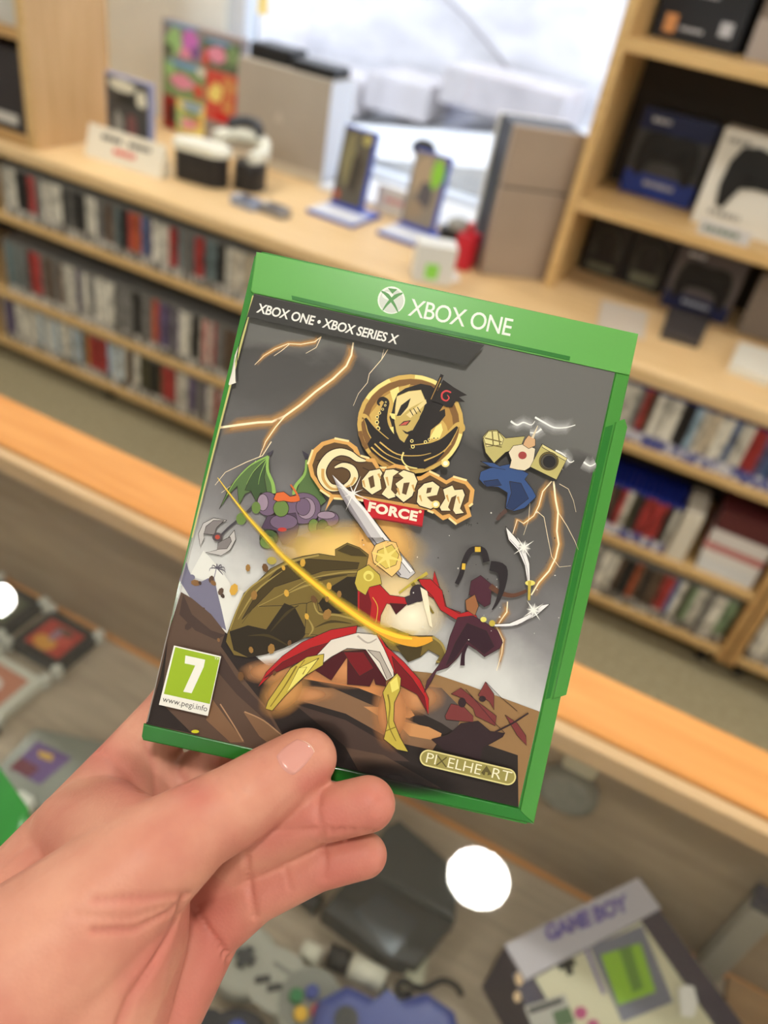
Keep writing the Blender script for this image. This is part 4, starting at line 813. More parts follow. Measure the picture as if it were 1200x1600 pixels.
# foreground rocks
RK, RK2, RK3, RK4 = I('rock', 92, 72, 60), I('rock_dark', 44, 36, 34), I('rock_lit', 130, 98, 72), I('rock_mid', 72, 56, 50)
base.poly([(283, 925), (300, 935), (330, 960), (352, 988), (380, 1010), (430, 1050), (470, 1060), (560, 1075), (650, 1110), (690, 1130), (720, 1150), (809, 1180), (810, 1261), (228, 1131), (262, 990)], RK2)
base.poly([(283, 925), (300, 935), (330, 960), (352, 988), (345, 1010), (380, 1060), (420, 1110), (440, 1145), (448, 1182), (228, 1131), (262, 990)], RK)
base.poly([(286, 928), (300, 960), (330, 985), (352, 992), (338, 1000), (305, 985), (280, 960)], RK4); base.poly([(344, 1018), (372, 1062), (412, 1104), (436, 1146), (420, 1130), (370, 1085), (340, 1050)], RK4)
base.poly([(330, 1090), (352, 1120), (382, 1160), (360, 1160), (322, 1125)], RK3); base.poly([(380, 1112), (420, 1130), (448, 1160), (440, 1178), (405, 1150)], RK3); base.poly([(228, 1131), (250, 1060), (262, 1000), (252, 1098), (300, 1146)], RK2)
base.rib([(344, 1100), (362, 1128), (380, 1158)], 2, I('rock_edge', 176, 138, 104)); base.rib([(382, 1112), (412, 1126), (444, 1152)], 2, I('rock_edge', 176, 138, 104))
base.poly([(440, 1070), (520, 1075), (600, 1110), (650, 1130), (690, 1150), (676, 1172), (620, 1160), (540, 1115), (452, 1090)], RK3)
base.poly([(568, 1104), (640, 1106), (648, 1118), (640, 1122), (590, 1118)], I('plank', 196, 140, 90)); base.poly([(615, 1124), (670, 1136), (690, 1146), (686, 1158), (640, 1150)], I('plank', 196, 140, 90))
base.poly([(460, 1100), (540, 1125), (600, 1160), (640, 1190), (560, 1185), (520, 1150)], RK4); base.poly([(540, 1168), (600, 1180), (690, 1232), (560, 1204)], RK)
for _ in range(26):
    x, y = R_.uniform(285, 470), R_.uniform(890, 1060); w = R_.uniform(3, 9)
    if x + (y - 890) * .2 < 300: x += 40
    base.ell(x, y, w * .6, w * .9, R_.choice((RK, RK4, I('pebble', 134, 98, 62))), n=7, rot=R_.uniform(0, 3))
for x, y, rx, ry in ((430, 1050, 60, 22), (560, 1050, 90, 24), (650, 1090, 50, 30), (470, 1085, 60, 16)): base.puff(x, y, rx, ry, (206, 146, 98))
base.puff(490, 1165, 60, 45, (24, 20, 20)); base.puff(620, 1215, 110, 26, (30, 24, 24), rot=.2)
# sailing ship in the bay
OLN = I('outline', 44, 36, 30)
base.crop(540, 1000, 2.609); base.ol = (OLN, 2)
SHIP, SAIL = I('ship_hull', 50, 34, 38), I('ship_sail', 116, 52, 52)
base.poly([(350, 405), (420, 385), (470, 340), (540, 330), (590, 372), (650, 380), (640, 395), (560, 440), (550, 490), (400, 450)], SHIP)
base.poly([(405, 310), (430, 260), (480, 270), (520, 310), (520, 335), (410, 325)], SAIL); base.poly([(430, 220), (470, 195), (530, 245), (615, 310), (610, 350), (530, 310), (520, 280), (470, 235)], SAIL)
base.poly([(540, 225), (570, 170), (605, 220), (605, 285), (585, 250)], SAIL); base.poly([(650, 305), (700, 340), (735, 390), (738, 430), (700, 390)], SAIL)
base.rib([(570, 170), (635, 235), (700, 290)], 2, SHIP, smooth=False); base.rib([(600, 380), (680, 340), (745, 298)], 7, SHIP, smooth=False); base.rib([(490, 200), (600, 330), (650, 380)], 2, SHIP, smooth=False); base.ell(475, 255, 16, 20, SHIP); base.ell(558, 240, 14, 12, SHIP)
# left: plain green fans and purple boulders over a grey axe
base.crop(280, 680, 4.286); base.ol = (OLN, 3.5)
WG, WG2, WR = I('fan_green', 86, 112, 66), I('fan_shadow', 62, 84, 52), I('fan_rib', 142, 182, 92)
base.poly([(600, 140), (500, 190), (400, 270), (330, 360), (268, 495), (330, 400), (388, 340), (400, 470), (440, 395), (480, 375), (515, 445), (545, 385), (590, 400), (640, 385), (610, 280)], WG)
base.poly([(590, 150), (480, 270), (440, 370), (480, 375), (515, 445), (545, 385), (590, 400), (570, 280)], WG2)
base.rib([(596, 140), (480, 200), (380, 300), (320, 400)], [12, 3], WR); base.rib([(596, 140), (590, 230), (625, 320), (636, 390)], [14, 26], WR); base.rib([(590, 150), (500, 240), (450, 330)], [6, 2], WR); base.rib([(590, 150), (545, 260), (530, 330)], [6, 2], WR)
base.poly([(585, 125), (632, 98), (612, 140)], I('fan_tip', 66, 62, 74))
base.poly([(860, 170), (880, 240), (950, 380), (985, 440), (940, 480), (850, 420), (780, 390), (820, 280)], WG); base.rib([(852, 165), (840, 260), (780, 340), (770, 400)], [12, 28], WR); base.poly([(822, 102), (866, 130), (848, 168)], I('fan_tip', 66, 62, 74))
PU, PU2, PU3 = I('boulder', 112, 92, 116), I('boulder_lit', 152, 132, 150), I('boulder_dark', 80, 62, 84)
base.rib([(500, 470), (440, 530), (330, 620), (270, 680)], [18, 14], I('axe_shaft', 70, 66, 72), smooth=False)
base.ell(590, 460, 72, 80, PU); base.ell(560, 450, 36, 56, PU2); base.ell(830, 490, 118, 105, PU); base.ell(850, 490, 62, 72, PU2); base.ell(830, 480, 48, 58, PU); base.poly([(590, 540), (780, 520), (800, 610), (770, 750), (690, 730), (650, 640), (550, 620)], PU3); base.ell(700, 580, 92, 52, PU); base.ell(1000, 560, 70, 52, PU); base.ell(985, 535, 60, 26, PU2)
base.ell(690, 632, 30, 14, I('ruby', 186, 58, 50))
GM, GM2 = I('moss_stone', 104, 130, 66), I('moss_dark', 66, 88, 48)
base.ell(600, 690, 62, 56, GM2); base.ell(590, 715, 50, 46, GM); base.ell(820, 740, 44, 60, GM2); base.ell(900, 610, 36, 50, GM); base.ell(960, 620, 40, 56, GM2); base.ell(1000, 650, 36, 44, GM); base.ell(415, 560, 34, 40, GM); base.ell(620, 840, 32, 26, I('moss_gold', 168, 156, 70)); base.ell(835, 790, 36, 24, I('moss_gold', 168, 156, 70)); base.ell(515, 485, 30, 40, GM); base.ell(682, 490, 52, 56, GM)
base.poly([(630, 430), (650, 385), (700, 378), (742, 410), (800, 400), (810, 440), (750, 450), (700, 440), (660, 445)], I('leaf_orange', 214, 104, 52)); base.rib([(745, 330), (780, 380), (800, 430), (760, 440)], [10, 16], I('leaf_orange', 214, 104, 52))
AX = I('axe_steel', 128, 122, 122); AX2 = I('axe_edge', 190, 186, 184)
base.poly([(320, 570), (230, 555), (160, 590), (128, 660), (140, 745), (168, 690), (162, 660), (230, 670), (245, 610)], AX2); base.poly([(300, 572), (230, 570), (180, 610), (165, 660), (235, 668), (250, 620)], AX)
base.poly([(370, 635), (378, 700), (340, 770), (280, 808), (176, 785), (250, 770), (300, 720)], AX2); base.poly([(340, 680), (350, 710), (320, 760), (255, 765), (260, 720)], AX); base.ell(256, 682, 34, 30, I('axe_boss', 82, 72, 76)); base.ell(256, 682, 17, 15, I('axe_gem', 176, 74, 58))
# centre: an olive cloth streaming over stone with a red cloth, white drape and gold scrollwork (no figure)
base.crop(340, 740, 3.158); base.ol = None
GLW, GLW2 = I('glow_gold', 240, 196, 120), I('glow_pale', 240, 226, 196)
base.puff(640, 380, 420, 160, (246, 204, 120)); base.puff(900, 640, 260, 240, (244, 216, 160)); base.puff(820, 330, 160, 200, (246, 190, 110), rot=-.5); base.puff(960, 700, 160, 150, (250, 240, 214)); base.puff(860, 1180, 110, 200, (204, 138, 88)); base.puff(330, 1080, 160, 110, (206, 150, 88), rot=-.8); base.puff(640, 960, 200, 110, (206, 142, 92)); base.ol = (OLN, 3)
OL, OL2, OL3, OL4 = I('cloth_olive', 116, 98, 48), I('cloth_shade', 70, 58, 30), I('cloth_deep', 44, 36, 24), I('cloth_lit', 160, 140, 78)
base.poly([(48, 790), (90, 680), (130, 590), (200, 530), (260, 470), (340, 430), (420, 408), (500, 395), (580, 408), (580, 375), (640, 342), (700, 365), (745, 400), (735, 450), (690, 520), (690, 680), (760, 770), (860, 760), (960, 800), (1060, 800), (1100, 830), (1130, 890), (1124, 930), (1075, 938), (1095, 900), (1040, 870), (1000, 905), (940, 930), (900, 880), (850, 870), (790, 790), (740, 750), (640, 760), (520, 800), (430, 810), (330, 858), (240, 890), (150, 908), (80, 896), (40, 830)], OL)
base.poly([(300, 470), (440, 420), (580, 430), (700, 440), (690, 470), (520, 480), (400, 520), (280, 560), (180, 660), (120, 720), (200, 580)], OL2)
base.poly([(200, 655), (330, 590), (460, 520), (600, 500), (690, 490), (640, 560), (560, 640), (420, 640), (360, 650)], OL)
base.poly([(60, 780), (150, 750), (240, 770), (330, 640), (380, 660), (440, 780), (420, 810), (330, 858), (240, 890), (150, 905), (80, 870)], OL3)
base.poly([(500, 640), (560, 560), (640, 510), (685, 510), (690, 680), (600, 690), (520, 680)], OL3)
base.poly([(440, 640), (490, 620), (500, 680), (600, 700), (720, 740), (660, 760), (520, 800), (430, 790)], OL)
base.ol = None
for p_ in ([(120, 740), (230, 600), (380, 500), (560, 450), (690, 450)], [(260, 780), (340, 690), (400, 650)], [(480, 760), (560, 730), (660, 740)], [(150, 800), (250, 800), (350, 850)], [(420, 560), (520, 520), (640, 500)]): base.rib(p_, [2, 14, 3], OL2)
for p_ in ([(100, 720), (190, 580), (320, 480)], [(430, 690), (470, 760), (450, 800)], [(330, 600), (430, 555), (520, 540)]): base.rib(p_, [2, 10, 2], OL4)
base.rib([(60, 770), (130, 600), (220, 520), (350, 440), (500, 402)], [6, 10], OL4); base.rib([(200, 655), (330, 590), (460, 520), (600, 490), (690, 485)], [3, 8], OL4); base.rib([(470, 620), (500, 690), (600, 700), (740, 745), (785, 800)], [6, 12], OL4); base.rib([(1060, 805), (1105, 840), (1128, 900), (1110, 932), (1078, 925)], [14, 8], OL4)
base.poly([(820, 760), (960, 800), (1010, 850), (1000, 905), (940, 930), (880, 850)], OL2); base.poly([(590, 380), (640, 350), (700, 372), (740, 410), (660, 405)], OL2)
base.ol = (OLN, 3)
RED, RED2, RED3 = I('cloth_red', 176, 32, 36), I('cloth_red_shade', 112, 20, 28), I('cloth_red_deep', 72, 18, 26)
base.poly([(690, 750), (560, 770), (420, 830), (320, 900), (240, 980), (196, 1058), (300, 960), (400, 920), (500, 890), (560, 830), (680, 800)], RED); base.poly([(230, 1010), (320, 930), (460, 860), (560, 830), (500, 890), (380, 940), (270, 990)], RED2)
base.poly([(780, 760), (830, 850), (920, 930), (1000, 1020), (1042, 1110), (1040, 1190), (1000, 1100), (900, 1040), (860, 960), (800, 860)], RED); base.poly([(860, 900), (960, 1010), (1020, 1100), (1036, 1180), (985, 1090), (890, 1040)], RED2)
base.poly([(600, 880), (740, 870), (830, 1000), (830, 1050), (780, 1040), (770, 1010), (750, 1050), (640, 1040), (640, 905), (560, 1020), (480, 970)], RED3); base.poly([(620, 880), (720, 880), (770, 960), (700, 1000), (650, 930)], RED2)
base.poly([(480, 905), (560, 820), (690, 785), (785, 795), (820, 860), (868, 970), (870, 1000), (832, 1022), (780, 940), (730, 868), (640, 862), (560, 905), (500, 950)], I('drape_white', 220, 212, 200)); base.poly([(740, 870), (800, 930), (836, 1015), (860, 1000), (800, 880)], I('drape_grey', 176, 166, 156)); base.rib([(690, 800), (740, 835), (785, 815)], [10, 6], I('drape_grey', 176, 166, 156))
base.poly([(690, 570), (750, 545), (800, 548), (850, 600), (935, 612), (938, 645), (880, 655), (835, 640), (805, 700), (800, 760), (690, 720)], RED); base.poly([(700, 590), (740, 570), (760, 640), (750, 730), (700, 710)], RED2); base.poly([(850, 640), (935, 645), (880, 695)], RED3); base.rib([(765, 610), (790, 660), (780, 740)], [4, 3], I('gold_trim', 214, 176, 70))
GO, GO2, GO3 = I('gold', 190, 170, 70), I('gold_lit', 226, 214, 110), I('gold_shade', 126, 108, 40)
base.poly([(676, 540), (690, 480), (745, 450), (800, 500), (810, 545), (750, 560), (730, 600), (690, 575)], GO); base.ell(745, 505, 26, 26, GO2); base.ell(745, 510, 15, 15, GO)
base.poly([(525, 890), (520, 945), (430, 1000), (330, 1100), (270, 1170), (236, 1160), (250, 1120), (360, 960), (440, 905)], GO); base.poly([(500, 910), (440, 990), (340, 1080), (400, 960)], GO2); base.rib([(390, 950), (330, 1050), (260, 1150)], [8, 4], GO3); base.rib([(430, 920), (400, 960), (440, 955), (420, 990)], 5, GO3, smooth=False)
base.poly([(842, 1030), (885, 985), (905, 1010), (900, 1070), (872, 1130), (868, 1220), (900, 1300), (940, 1372), (885, 1362), (820, 1310), (838, 1230), (826, 1130), (815, 1080)], GO); base.poly([(850, 1030), (885, 1000), (895, 1060), (860, 1080)], GO2); base.rib([(840, 1090), (850, 1150), (845, 1240), (880, 1320)], [8, 4], GO3); base.rib([(830, 1270), (880, 1250)], 5, GO3, smooth=False)
# bright starburst where the blade meets the cloth, sword, hilt, yellow slash
ST = I('blade', 196, 192, 194); ST2 = I('blade_lit', 232, 230, 230); ST3 = I('blade_shade', 148, 142, 148)
base.poly([(566, 10), (640, 60), (700, 130), (820, 290), (960, 460), (975, 490), (940, 520), (900, 510), (770, 350), (650, 190), (600, 90)], ST); base.poly([(566, 10), (660, 90), (840, 320), (968, 478), (950, 490), (800, 300), (640, 90)], ST2); base.poly([(600, 90), (650, 170), (780, 340), (905, 500), (895, 508), (770, 350), (650, 190)], ST3)
base.poly([(780, 350), (830, 330), (880, 340), (910, 420), (900, 470), (860, 510), (810, 470), (770, 440), (760, 390)], GLW); base.poly([(790, 380), (860, 350), (895, 400), (880, 450), (830, 470), (780, 430)], I('glow_straw', 216, 190, 90))
for a in range(6): base.rib([(835, 410), (835 + 80 * math.cos(a * 1.05 + .3), 410 + 70 * math.sin(a * 1.05 + .3))], [22, 1], I('spark_straw', 236, 214, 120), smooth=False)
base.rib([(895, 590), (960, 540), (1035, 490)], [10, 16], GO, smooth=False); base.rib([(960, 540), (1000, 590), (1065, 690)], [20, 10], GO3, smooth=False); base.ell(990, 590, 40, 42, I('leather', 56, 44, 50)); base.rib([(930, 630), (985, 610)], 44, I('leather', 56, 44, 50), smooth=False)
base.poly([(1000, 560), (1035, 580), (1060, 760), (1045, 750), (1020, 660)], GLW2)
base.poly([(985, 525), (1060, 540), (1070, 480), (1095, 560), (1115, 600), (1130, 660), (1200, 685), (1195, 705), (1130, 690), (1085, 630), (1040, 600), (1030, 560)], RED)
YS, YS2 = I('slash', 240, 206, 60), I('slash_orange', 226, 162, 50)
base.ol = None; base.halo([(0, 20), (150, 215), (320, 405), (450, 520), (600, 640), (760, 750), (880, 810), (980, 830)], [14, 30, 44, 56, 70, 80, 100, 120], (226, 190, 60))
base.rib([(0, 20), (150, 215), (320, 405), (450, 520), (600, 640), (760, 750), (880, 810), (980, 830), (1060, 815)], [3, 8, 12, 22, 26, 32, 46, 52, 20], YS2); base.rib([(0, 20), (150, 215), (320, 405), (450, 520), (600, 640), (760, 750), (880, 800), (960, 815)], [3, 6, 8, 14, 16, 18, 20, 8], YS)
for x, y in ((235, 465), (325, 465), (420, 440), (180, 600), (340, 590), (475, 620), (600, 595), (550, 555), (540, 695), (440, 705), (165, 870), (265, 865), (115, 1000), (280, 985), (150, 465), (80, 572), (355, 835), (540, 620)):
    w = R_.uniform(10, 26); base.ell(x, y, w * .8, w * 1.2, R_.choice((I('chip', 150, 112, 58), I('chip_dark', 104, 74, 44), I('chip_gold', 206, 160, 64))), n=7, rot=R_.uniform(-.6, .6))
# right: maroon cloth with a red sash, two curved blades
base.crop(640, 620, 3.334); base.ol = (OLN, 3)
MA, MA2 = I('cloth_maroon', 74, 36, 50), I('cloth_maroon_deep', 50, 26, 38)
base.poly([(45, 950), (110, 950), (170, 1010), (185, 1090), (260, 1130), (330, 1110), (370, 1180), (300, 1170), (240, 1160), (160, 1110), (120, 1040), (60, 980)], RED)
base.poly([(250, 1150), (330, 1140), (400, 1180), (460, 1220), (485, 1280), (470, 1310), (390, 1355), (350, 1320), (300, 1290), (250, 1360), (200, 1410), (140, 1430), (110, 1490), (75, 1545), (90, 1480), (150, 1400), (190, 1330), (210, 1250)], MA); base.poly([(300, 1180), (400, 1220), (440, 1300), (390, 1340), (300, 1270), (230, 1370), (190, 1400), (240, 1280)], MA2)
base.poly([(320, 960), (370, 930), (430, 980), (420, 1080), (390, 1095), (310, 1030)], MA); base.poly([(290, 1060), (340, 1030), (360, 1090), (340, 1140), (295, 1110)], I('tan_cloth', 150, 98, 62))
base.rib([(420, 985), (470, 1020), (540, 1035), (610, 1010)], [30, 16], I('tan_deep', 96, 62, 46)); base.rib([(300, 1290), (280, 1340), (275, 1400)], [14, 24], MA2)
base.rib([(400, 860), (380, 800), (320, 800), (285, 860), (270, 920), (245, 975)], [36, 22], I('braid', 40, 34, 38)); base.rib([(340, 795), (370, 795)], 26, I('braid_ring', 214, 176, 60), smooth=False); base.rib([(283, 868), (280, 900)], 18, I('braid_ring', 214, 176, 60), smooth=False)
base.rib([(420, 880), (480, 900), (485, 980), (460, 1060), (430, 1110)], [50, 60, 34, 20, 4], I('braid', 40, 34, 38))
base.poly([(500, 675), (545, 725), (600, 790), (625, 870), (628, 960), (612, 960), (600, 880), (565, 800), (515, 745)], ST2); base.rib([(520, 740), (580, 810), (612, 900), (616, 955)], [3, 3], ST3)
base.poly([(430, 1185), (520, 1180), (610, 1140), (690, 1085), (730, 1080), (660, 1140), (560, 1192), (450, 1200)], ST2); base.rib([(440, 1196), (560, 1188), (680, 1116)], 3, ST3)
base.ol = None
for x, y in ((595, 785), (645, 1112), (765, 330)):
    base.puff(x, y, 34, 34, (220, 218, 214))
    for a in range(8): base.rib([(x, y), (x + 62 * math.cos(a * .785 + .2) * (1 if a % 2 else .6), y + 62 * math.sin(a * .785 + .2) * (1 if a % 2 else .6))], [10, .6], I('glint', 236, 234, 228), smooth=False)
    base.ell(x, y, 9, 9, I('glint', 236, 234, 228))
base.ell(628, 970, 26, 14, GO2); base.rib([(625, 960), (622, 1060)], [16, 12], GO, smooth=False); base.ell(385, 1160, 16, 14, GO2); base.ell(430, 1180, 16, 16, GO)
# right top: blue cloth with gold blocks and a pale flame, block with a dark bore
base.ol = (OLN, 3)
BLU, BLU2 = I('cloth_blue', 52, 78, 128), I('cloth_blue_deep', 38, 54, 92)
base.poly([(370, 390), (420, 370), (520, 350), (620, 400), (600, 430), (640, 480), (660, 520), (600, 580), (545, 596), (500, 580), (510, 500), (460, 470), (400, 470), (362, 430)], BLU); base.poly([(520, 440), (580, 450), (620, 530), (540, 590), (505, 575), (530, 500)], BLU2); base.poly([(385, 440), (460, 430), (480, 460), (400, 470)], BLU2); base.poly([(368, 335), (440, 345), (500, 380), (420, 365)], BLU)
base.rib([(505, 590), (470, 620), (455, 642)], [22, 16], I('strap_brown', 86, 64, 58), smooth=False)
YB, YB2, YB3 = I('block_gold', 186, 174, 110), I('block_lit', 214, 204, 142), I('block_line', 106, 92, 48)
base.poly([(380, 210), (410, 175), (455, 172), (500, 215), (600, 205), (580, 260), (500, 290), (440, 345), (395, 290)], YB); base.poly([(385, 215), (410, 180), (460, 178), (490, 220), (480, 250), (400, 260)], YB2)
for a, c in (((392, 215), (480, 235)), ((430, 178), (436, 255)), ((460, 178), (470, 250)), ((395, 245), (480, 262))): base.rib([a, c], 6, YB3, smooth=False)
base.poly([(515, 290), (540, 255), (600, 245), (655, 270), (650, 310), (640, 360), (600, 385), (560, 380), (520, 370), (530, 330)], I('flame_pale', 222, 208, 180)); base.poly([(600, 225), (620, 200), (655, 220), (655, 255), (620, 270), (590, 250)], I('flame_peach', 206, 164, 122)); base.rib([(640, 215), (655, 180), (668, 150)], [14, 3], I('flame_pale', 222, 208, 180)); base.ell(588, 305, 22, 20, I('flame_core', 158, 66, 62))
base.poly([(690, 245), (822, 320), (765, 432), (628, 365)], YB); base.poly([(690, 245), (822, 320), (812, 334), (690, 262)], YB2); base.ell(725, 335, 50, 48, YB3); base.ell(725, 337, 42, 40, I('bore_rim', 78, 74, 66)); base.ell(728, 338, 32, 31, I('bore', 36, 34, 36))
base.crop(0, 0, 1); base.ol = None
for _ in range(34):
    x, y = R_.uniform(560, 880), R_.uniform(800, 1000); base.ell(x, y, R_.uniform(.6, 1.6), R_.uniform(.6, 1.6), R_.choice((I('speck', 50, 46, 46), I('speck_pale', 210, 206, 200))), n=5, up=.05)
# spine side: painted yellow highlight along the fold and a torn white corner of paper
base.rib([(396, 462), (340, 680), (300, 840)], [3.5, 2], I('fold_highlight', 196, 192, 120)); base.rib([(300, 840), (262, 990), (230, 1128)], [1.6, 1.2], I('fold_grey', 150, 146, 140))
base.poly([(374, 537), (367, 555), (368, 596), (369, 598), (358, 602), (357, 600)], I('torn_paper', 226, 222, 212)); base.rib([(392, 478), (376, 530), (371, 556), (371, 596)], [1.5, 1], I('tear_line', 40, 38, 38))
base.ell(305, 1143, 6, 2.6, I('label_spot', 206, 206, 40), up=6)
cover = base.build('printed_cover', case); K0 = base.k

# ---- the pieces of lettering on the cover
a = Art(K0 + 2); a.poly([(397, 460), (757, 539), (728, 571), (386, 495)], I('banner', 56, 55, 53)); a.text('XBOX ONE \u2022 XBOX SERIES X', (400, 487.5), (621, 538), 14.5, I('banner_white', 232, 230, 224), bold=.022, shear=.12, spacing=.96); a.build('platform_banner', cover)
a = Art(K0 + 2).crop(220, 900, 3.53); a.poly([(183, 383), (443, 443), (370, 772), (100, 710)], I('label_white', 232, 232, 224)); a.poly([(190, 392), (437, 450), (381, 706), (127, 650)], I('label_green', 150, 180, 40)); a.poly([(246, 438), (355, 462), (347, 502), (280, 647), (234, 638), (300, 494), (242, 482)], I('label_white', 232, 232, 224))
a.text('www.pegi.info', (118, 692), (364, 748), 31, I('label_grey', 84, 84, 80)); a.text('TM', (404, 459), (436, 466), 12, I('label_white', 232, 232, 224)); a.build('rating_label', cover)
a = Art(K0 + 2).crop(540, 1000, 2.609)
def pill(r, ax, ay, bx, by):
    P = []; t0 = math.atan2(by - ay, bx - ax)
    for k in range(13): t = t0 - math.pi / 2 + math.pi * k / 12; P.append((bx + r * math.cos(t), by + r * math.sin(t)))
    for k in range(13): t = t0 + math.pi / 2 + math.pi * k / 12; P.append((ax + r * math.cos(t), ay + r * math.sin(t)))
    return P
a.poly(pill(34, 336, 481, 661, 558), I('badge_rim', 216, 206, 140)); a.poly(pill(28, 336, 481, 661, 558), I('badge_olive', 150, 140, 78)); BWH = I('badge_white', 236, 230, 200)
a.text('PI', (326, 499), (366, 508), 41, BWH, bold=-.005); a.text('ELHE', (414, 519), (548, 550), 41, BWH, bold=-.005); a.text('RT', (594, 561), (672, 579), 41, BWH, bold=-.005)
a.rib([(374, 470), (410, 518)], 5, I('badge_dark', 92, 82, 44), smooth=False); a.rib([(412, 478), (370, 511)], 5, I('badge_dark', 92, 82, 44), smooth=False)
a.poly([(575, 512), (596, 548), (578, 552), (580, 540), (570, 538), (566, 552), (552, 542)], I('badge_dark', 92, 82, 44)); a.build('publisher_badge', cover)

# ---- round emblem with tentacles, skull and flag
a = Art(K0 + 1).crop(460, 560, 3.75)
E1, E2, E3, E4, EK = I('emblem_gold', 206, 170, 92), I('emblem_bright', 240, 222, 140), I('emblem_brown', 126, 90, 50), I('emblem_mid', 176, 134, 68), I('emblem_black', 38, 33, 32)
a.ell(680, 385, 312, 292, E1); a.ell(680, 387, 288, 268, E3)
for t0, t1, m in ((3.7, 4.3, E2), (4.8, 5.6, E2), (.2, .9, E2), (2.6, 3.0, E3), (1.9, 2.5, E4)):
    a.rib([(680 + 299 * math.cos(t0 + (t1 - t0) * k / 8), 386 + 280 * math.sin(t0 + (t1 - t0) * k / 8)) for k in range(9)], 22, m)
a.ell(680, 390, 250, 234, E4); a.poly([(440, 330), (520, 230), (600, 175), (680, 150), (600, 300), (560, 420), (480, 470)], E1); a.poly([(560, 190), (610, 165), (620, 230), (580, 260)], E2); a.ell(830, 440, 70, 90, E1); a.poly([(790, 470), (830, 400), (860, 380), (870, 420), (850, 470)], E2)
a.poly([(572, 310), (585, 250), (605, 205), (650, 175), (740, 148), (800, 160), (850, 200), (885, 260), (850, 310), (882, 295), (885, 335), (850, 380), (800, 420), (790, 480), (760, 540), (600, 520), (590, 460), (556, 345)], EK)
a.poly([(600, 222), (670, 192), (742, 184), (770, 250), (755, 300), (735, 340), (720, 400), (680, 430), (655, 470), (640, 500), (615, 470), (598, 430), (586, 370), (590, 290)], I('mask_gold', 196, 170, 98)); a.poly([(600, 225), (670, 195), (740, 187), (765, 245), (680, 290), (620, 340), (590, 330)], I('mask_lit', 228, 208, 146)); a.poly([(598, 338), (625, 275), (682, 232), (664, 285), (622, 336)], EK)
a.poly([(655, 330), (770, 240), (775, 262), (700, 330), (680, 350)], I('mask_lit', 228, 208, 146)); a.poly([(610, 395), (640, 368), (684, 362), (660, 392)], EK); a.poly([(616, 393), (645, 373), (674, 368), (655, 388)], I('mask_red', 198, 92, 80)); a.poly([(630, 418), (660, 432), (690, 420), (680, 450), (650, 440)], EK); a.poly([(556, 320), (590, 325), (592, 360), (570, 350)], E2); a.poly([(548, 405), (580, 400), (586, 480), (570, 450)], E2)
for x in (690, 712, 734): a.rib([(x - 14, 300 - (x - 690) * .35), (x + 6, 335 - (x - 690) * .4)], 5, EK, smooth=False)
a.rib([(640, 540), (570, 480), (530, 420), (518, 360), (528, 300), (540, 255), (512, 236), (490, 258), (500, 276)], [80, 70, 64, 52, 42, 32, 24, 16, 8], EK)
for x, y, q in ((490, 410, 13), (484, 374, 12), (485, 343, 10), (499, 320, 9), (517, 298, 8), (532, 275, 7), (536, 256, 5)): a.ell(x, y, q, q, E2); a.ell(x, y, q * .55, q * .55, EK)
a.rib([(520, 500), (460, 430), (435, 380), (415, 340), (390, 336), (378, 352), (394, 366), (402, 356)], [90, 62, 40, 26, 18, 14, 10, 6], E1); a.rib([(520, 500), (460, 430), (435, 385), (415, 350)], [80, 50, 28, 14], EK)
a.rib([(690, 570), (790, 550), (870, 500), (920, 440), (955, 390), (985, 392), (990, 420), (966, 424)], [130, 120, 76, 50, 30, 22, 16, 8], E1); a.rib([(690, 570), (790, 550), (870, 500), (920, 445), (955, 400)], [120, 106, 62, 36, 12], EK)
a.poly([(428, 500), (460, 450), (520, 470), (600, 500), (700, 540), (820, 530), (880, 550), (830, 610), (760, 650), (690, 645), (600, 620), (520, 600), (450, 545)], EK)
for p_ in ([(450, 520), (520, 580), (640, 640), (760, 648)], [(500, 490), (600, 560), (720, 570), (800, 555)], [(470, 500), (540, 560), (640, 600)], [(760, 600), (850, 560), (920, 500)]): a.rib(p_, [9, 3], E1)
a.rib([(640, 550), (630, 590), (660, 630), (720, 645)], [10, 6], E2)
for x, y, q in ((688, 484, 10), (694, 517, 11), (768, 490, 10), (790, 475, 8), (818, 468, 8), (840, 468, 7)): a.ell(x, y, q, q, E2); a.ell(x, y, q * .55, q * .55, EK)
a.rib([(866, 95), (780, 290), (690, 450)], [20, 24], EK, smooth=False); a.rib([(858, 112), (800, 240)], [5, 4], E4, smooth=False)
a.poly([(872, 125), (935, 170), (1012, 215), (965, 226), (1000, 255), (945, 252), (925, 285), (890, 285), (850, 262), (810, 250)], EK); a.rib([(918, 200), (890, 190), (866, 205), (866, 235), (890, 248), (906, 232), (896, 214)], [8, 10, 10, 10, 8, 7, 4], I('flag_red', 206, 66, 70)); a.build('emblem', cover)

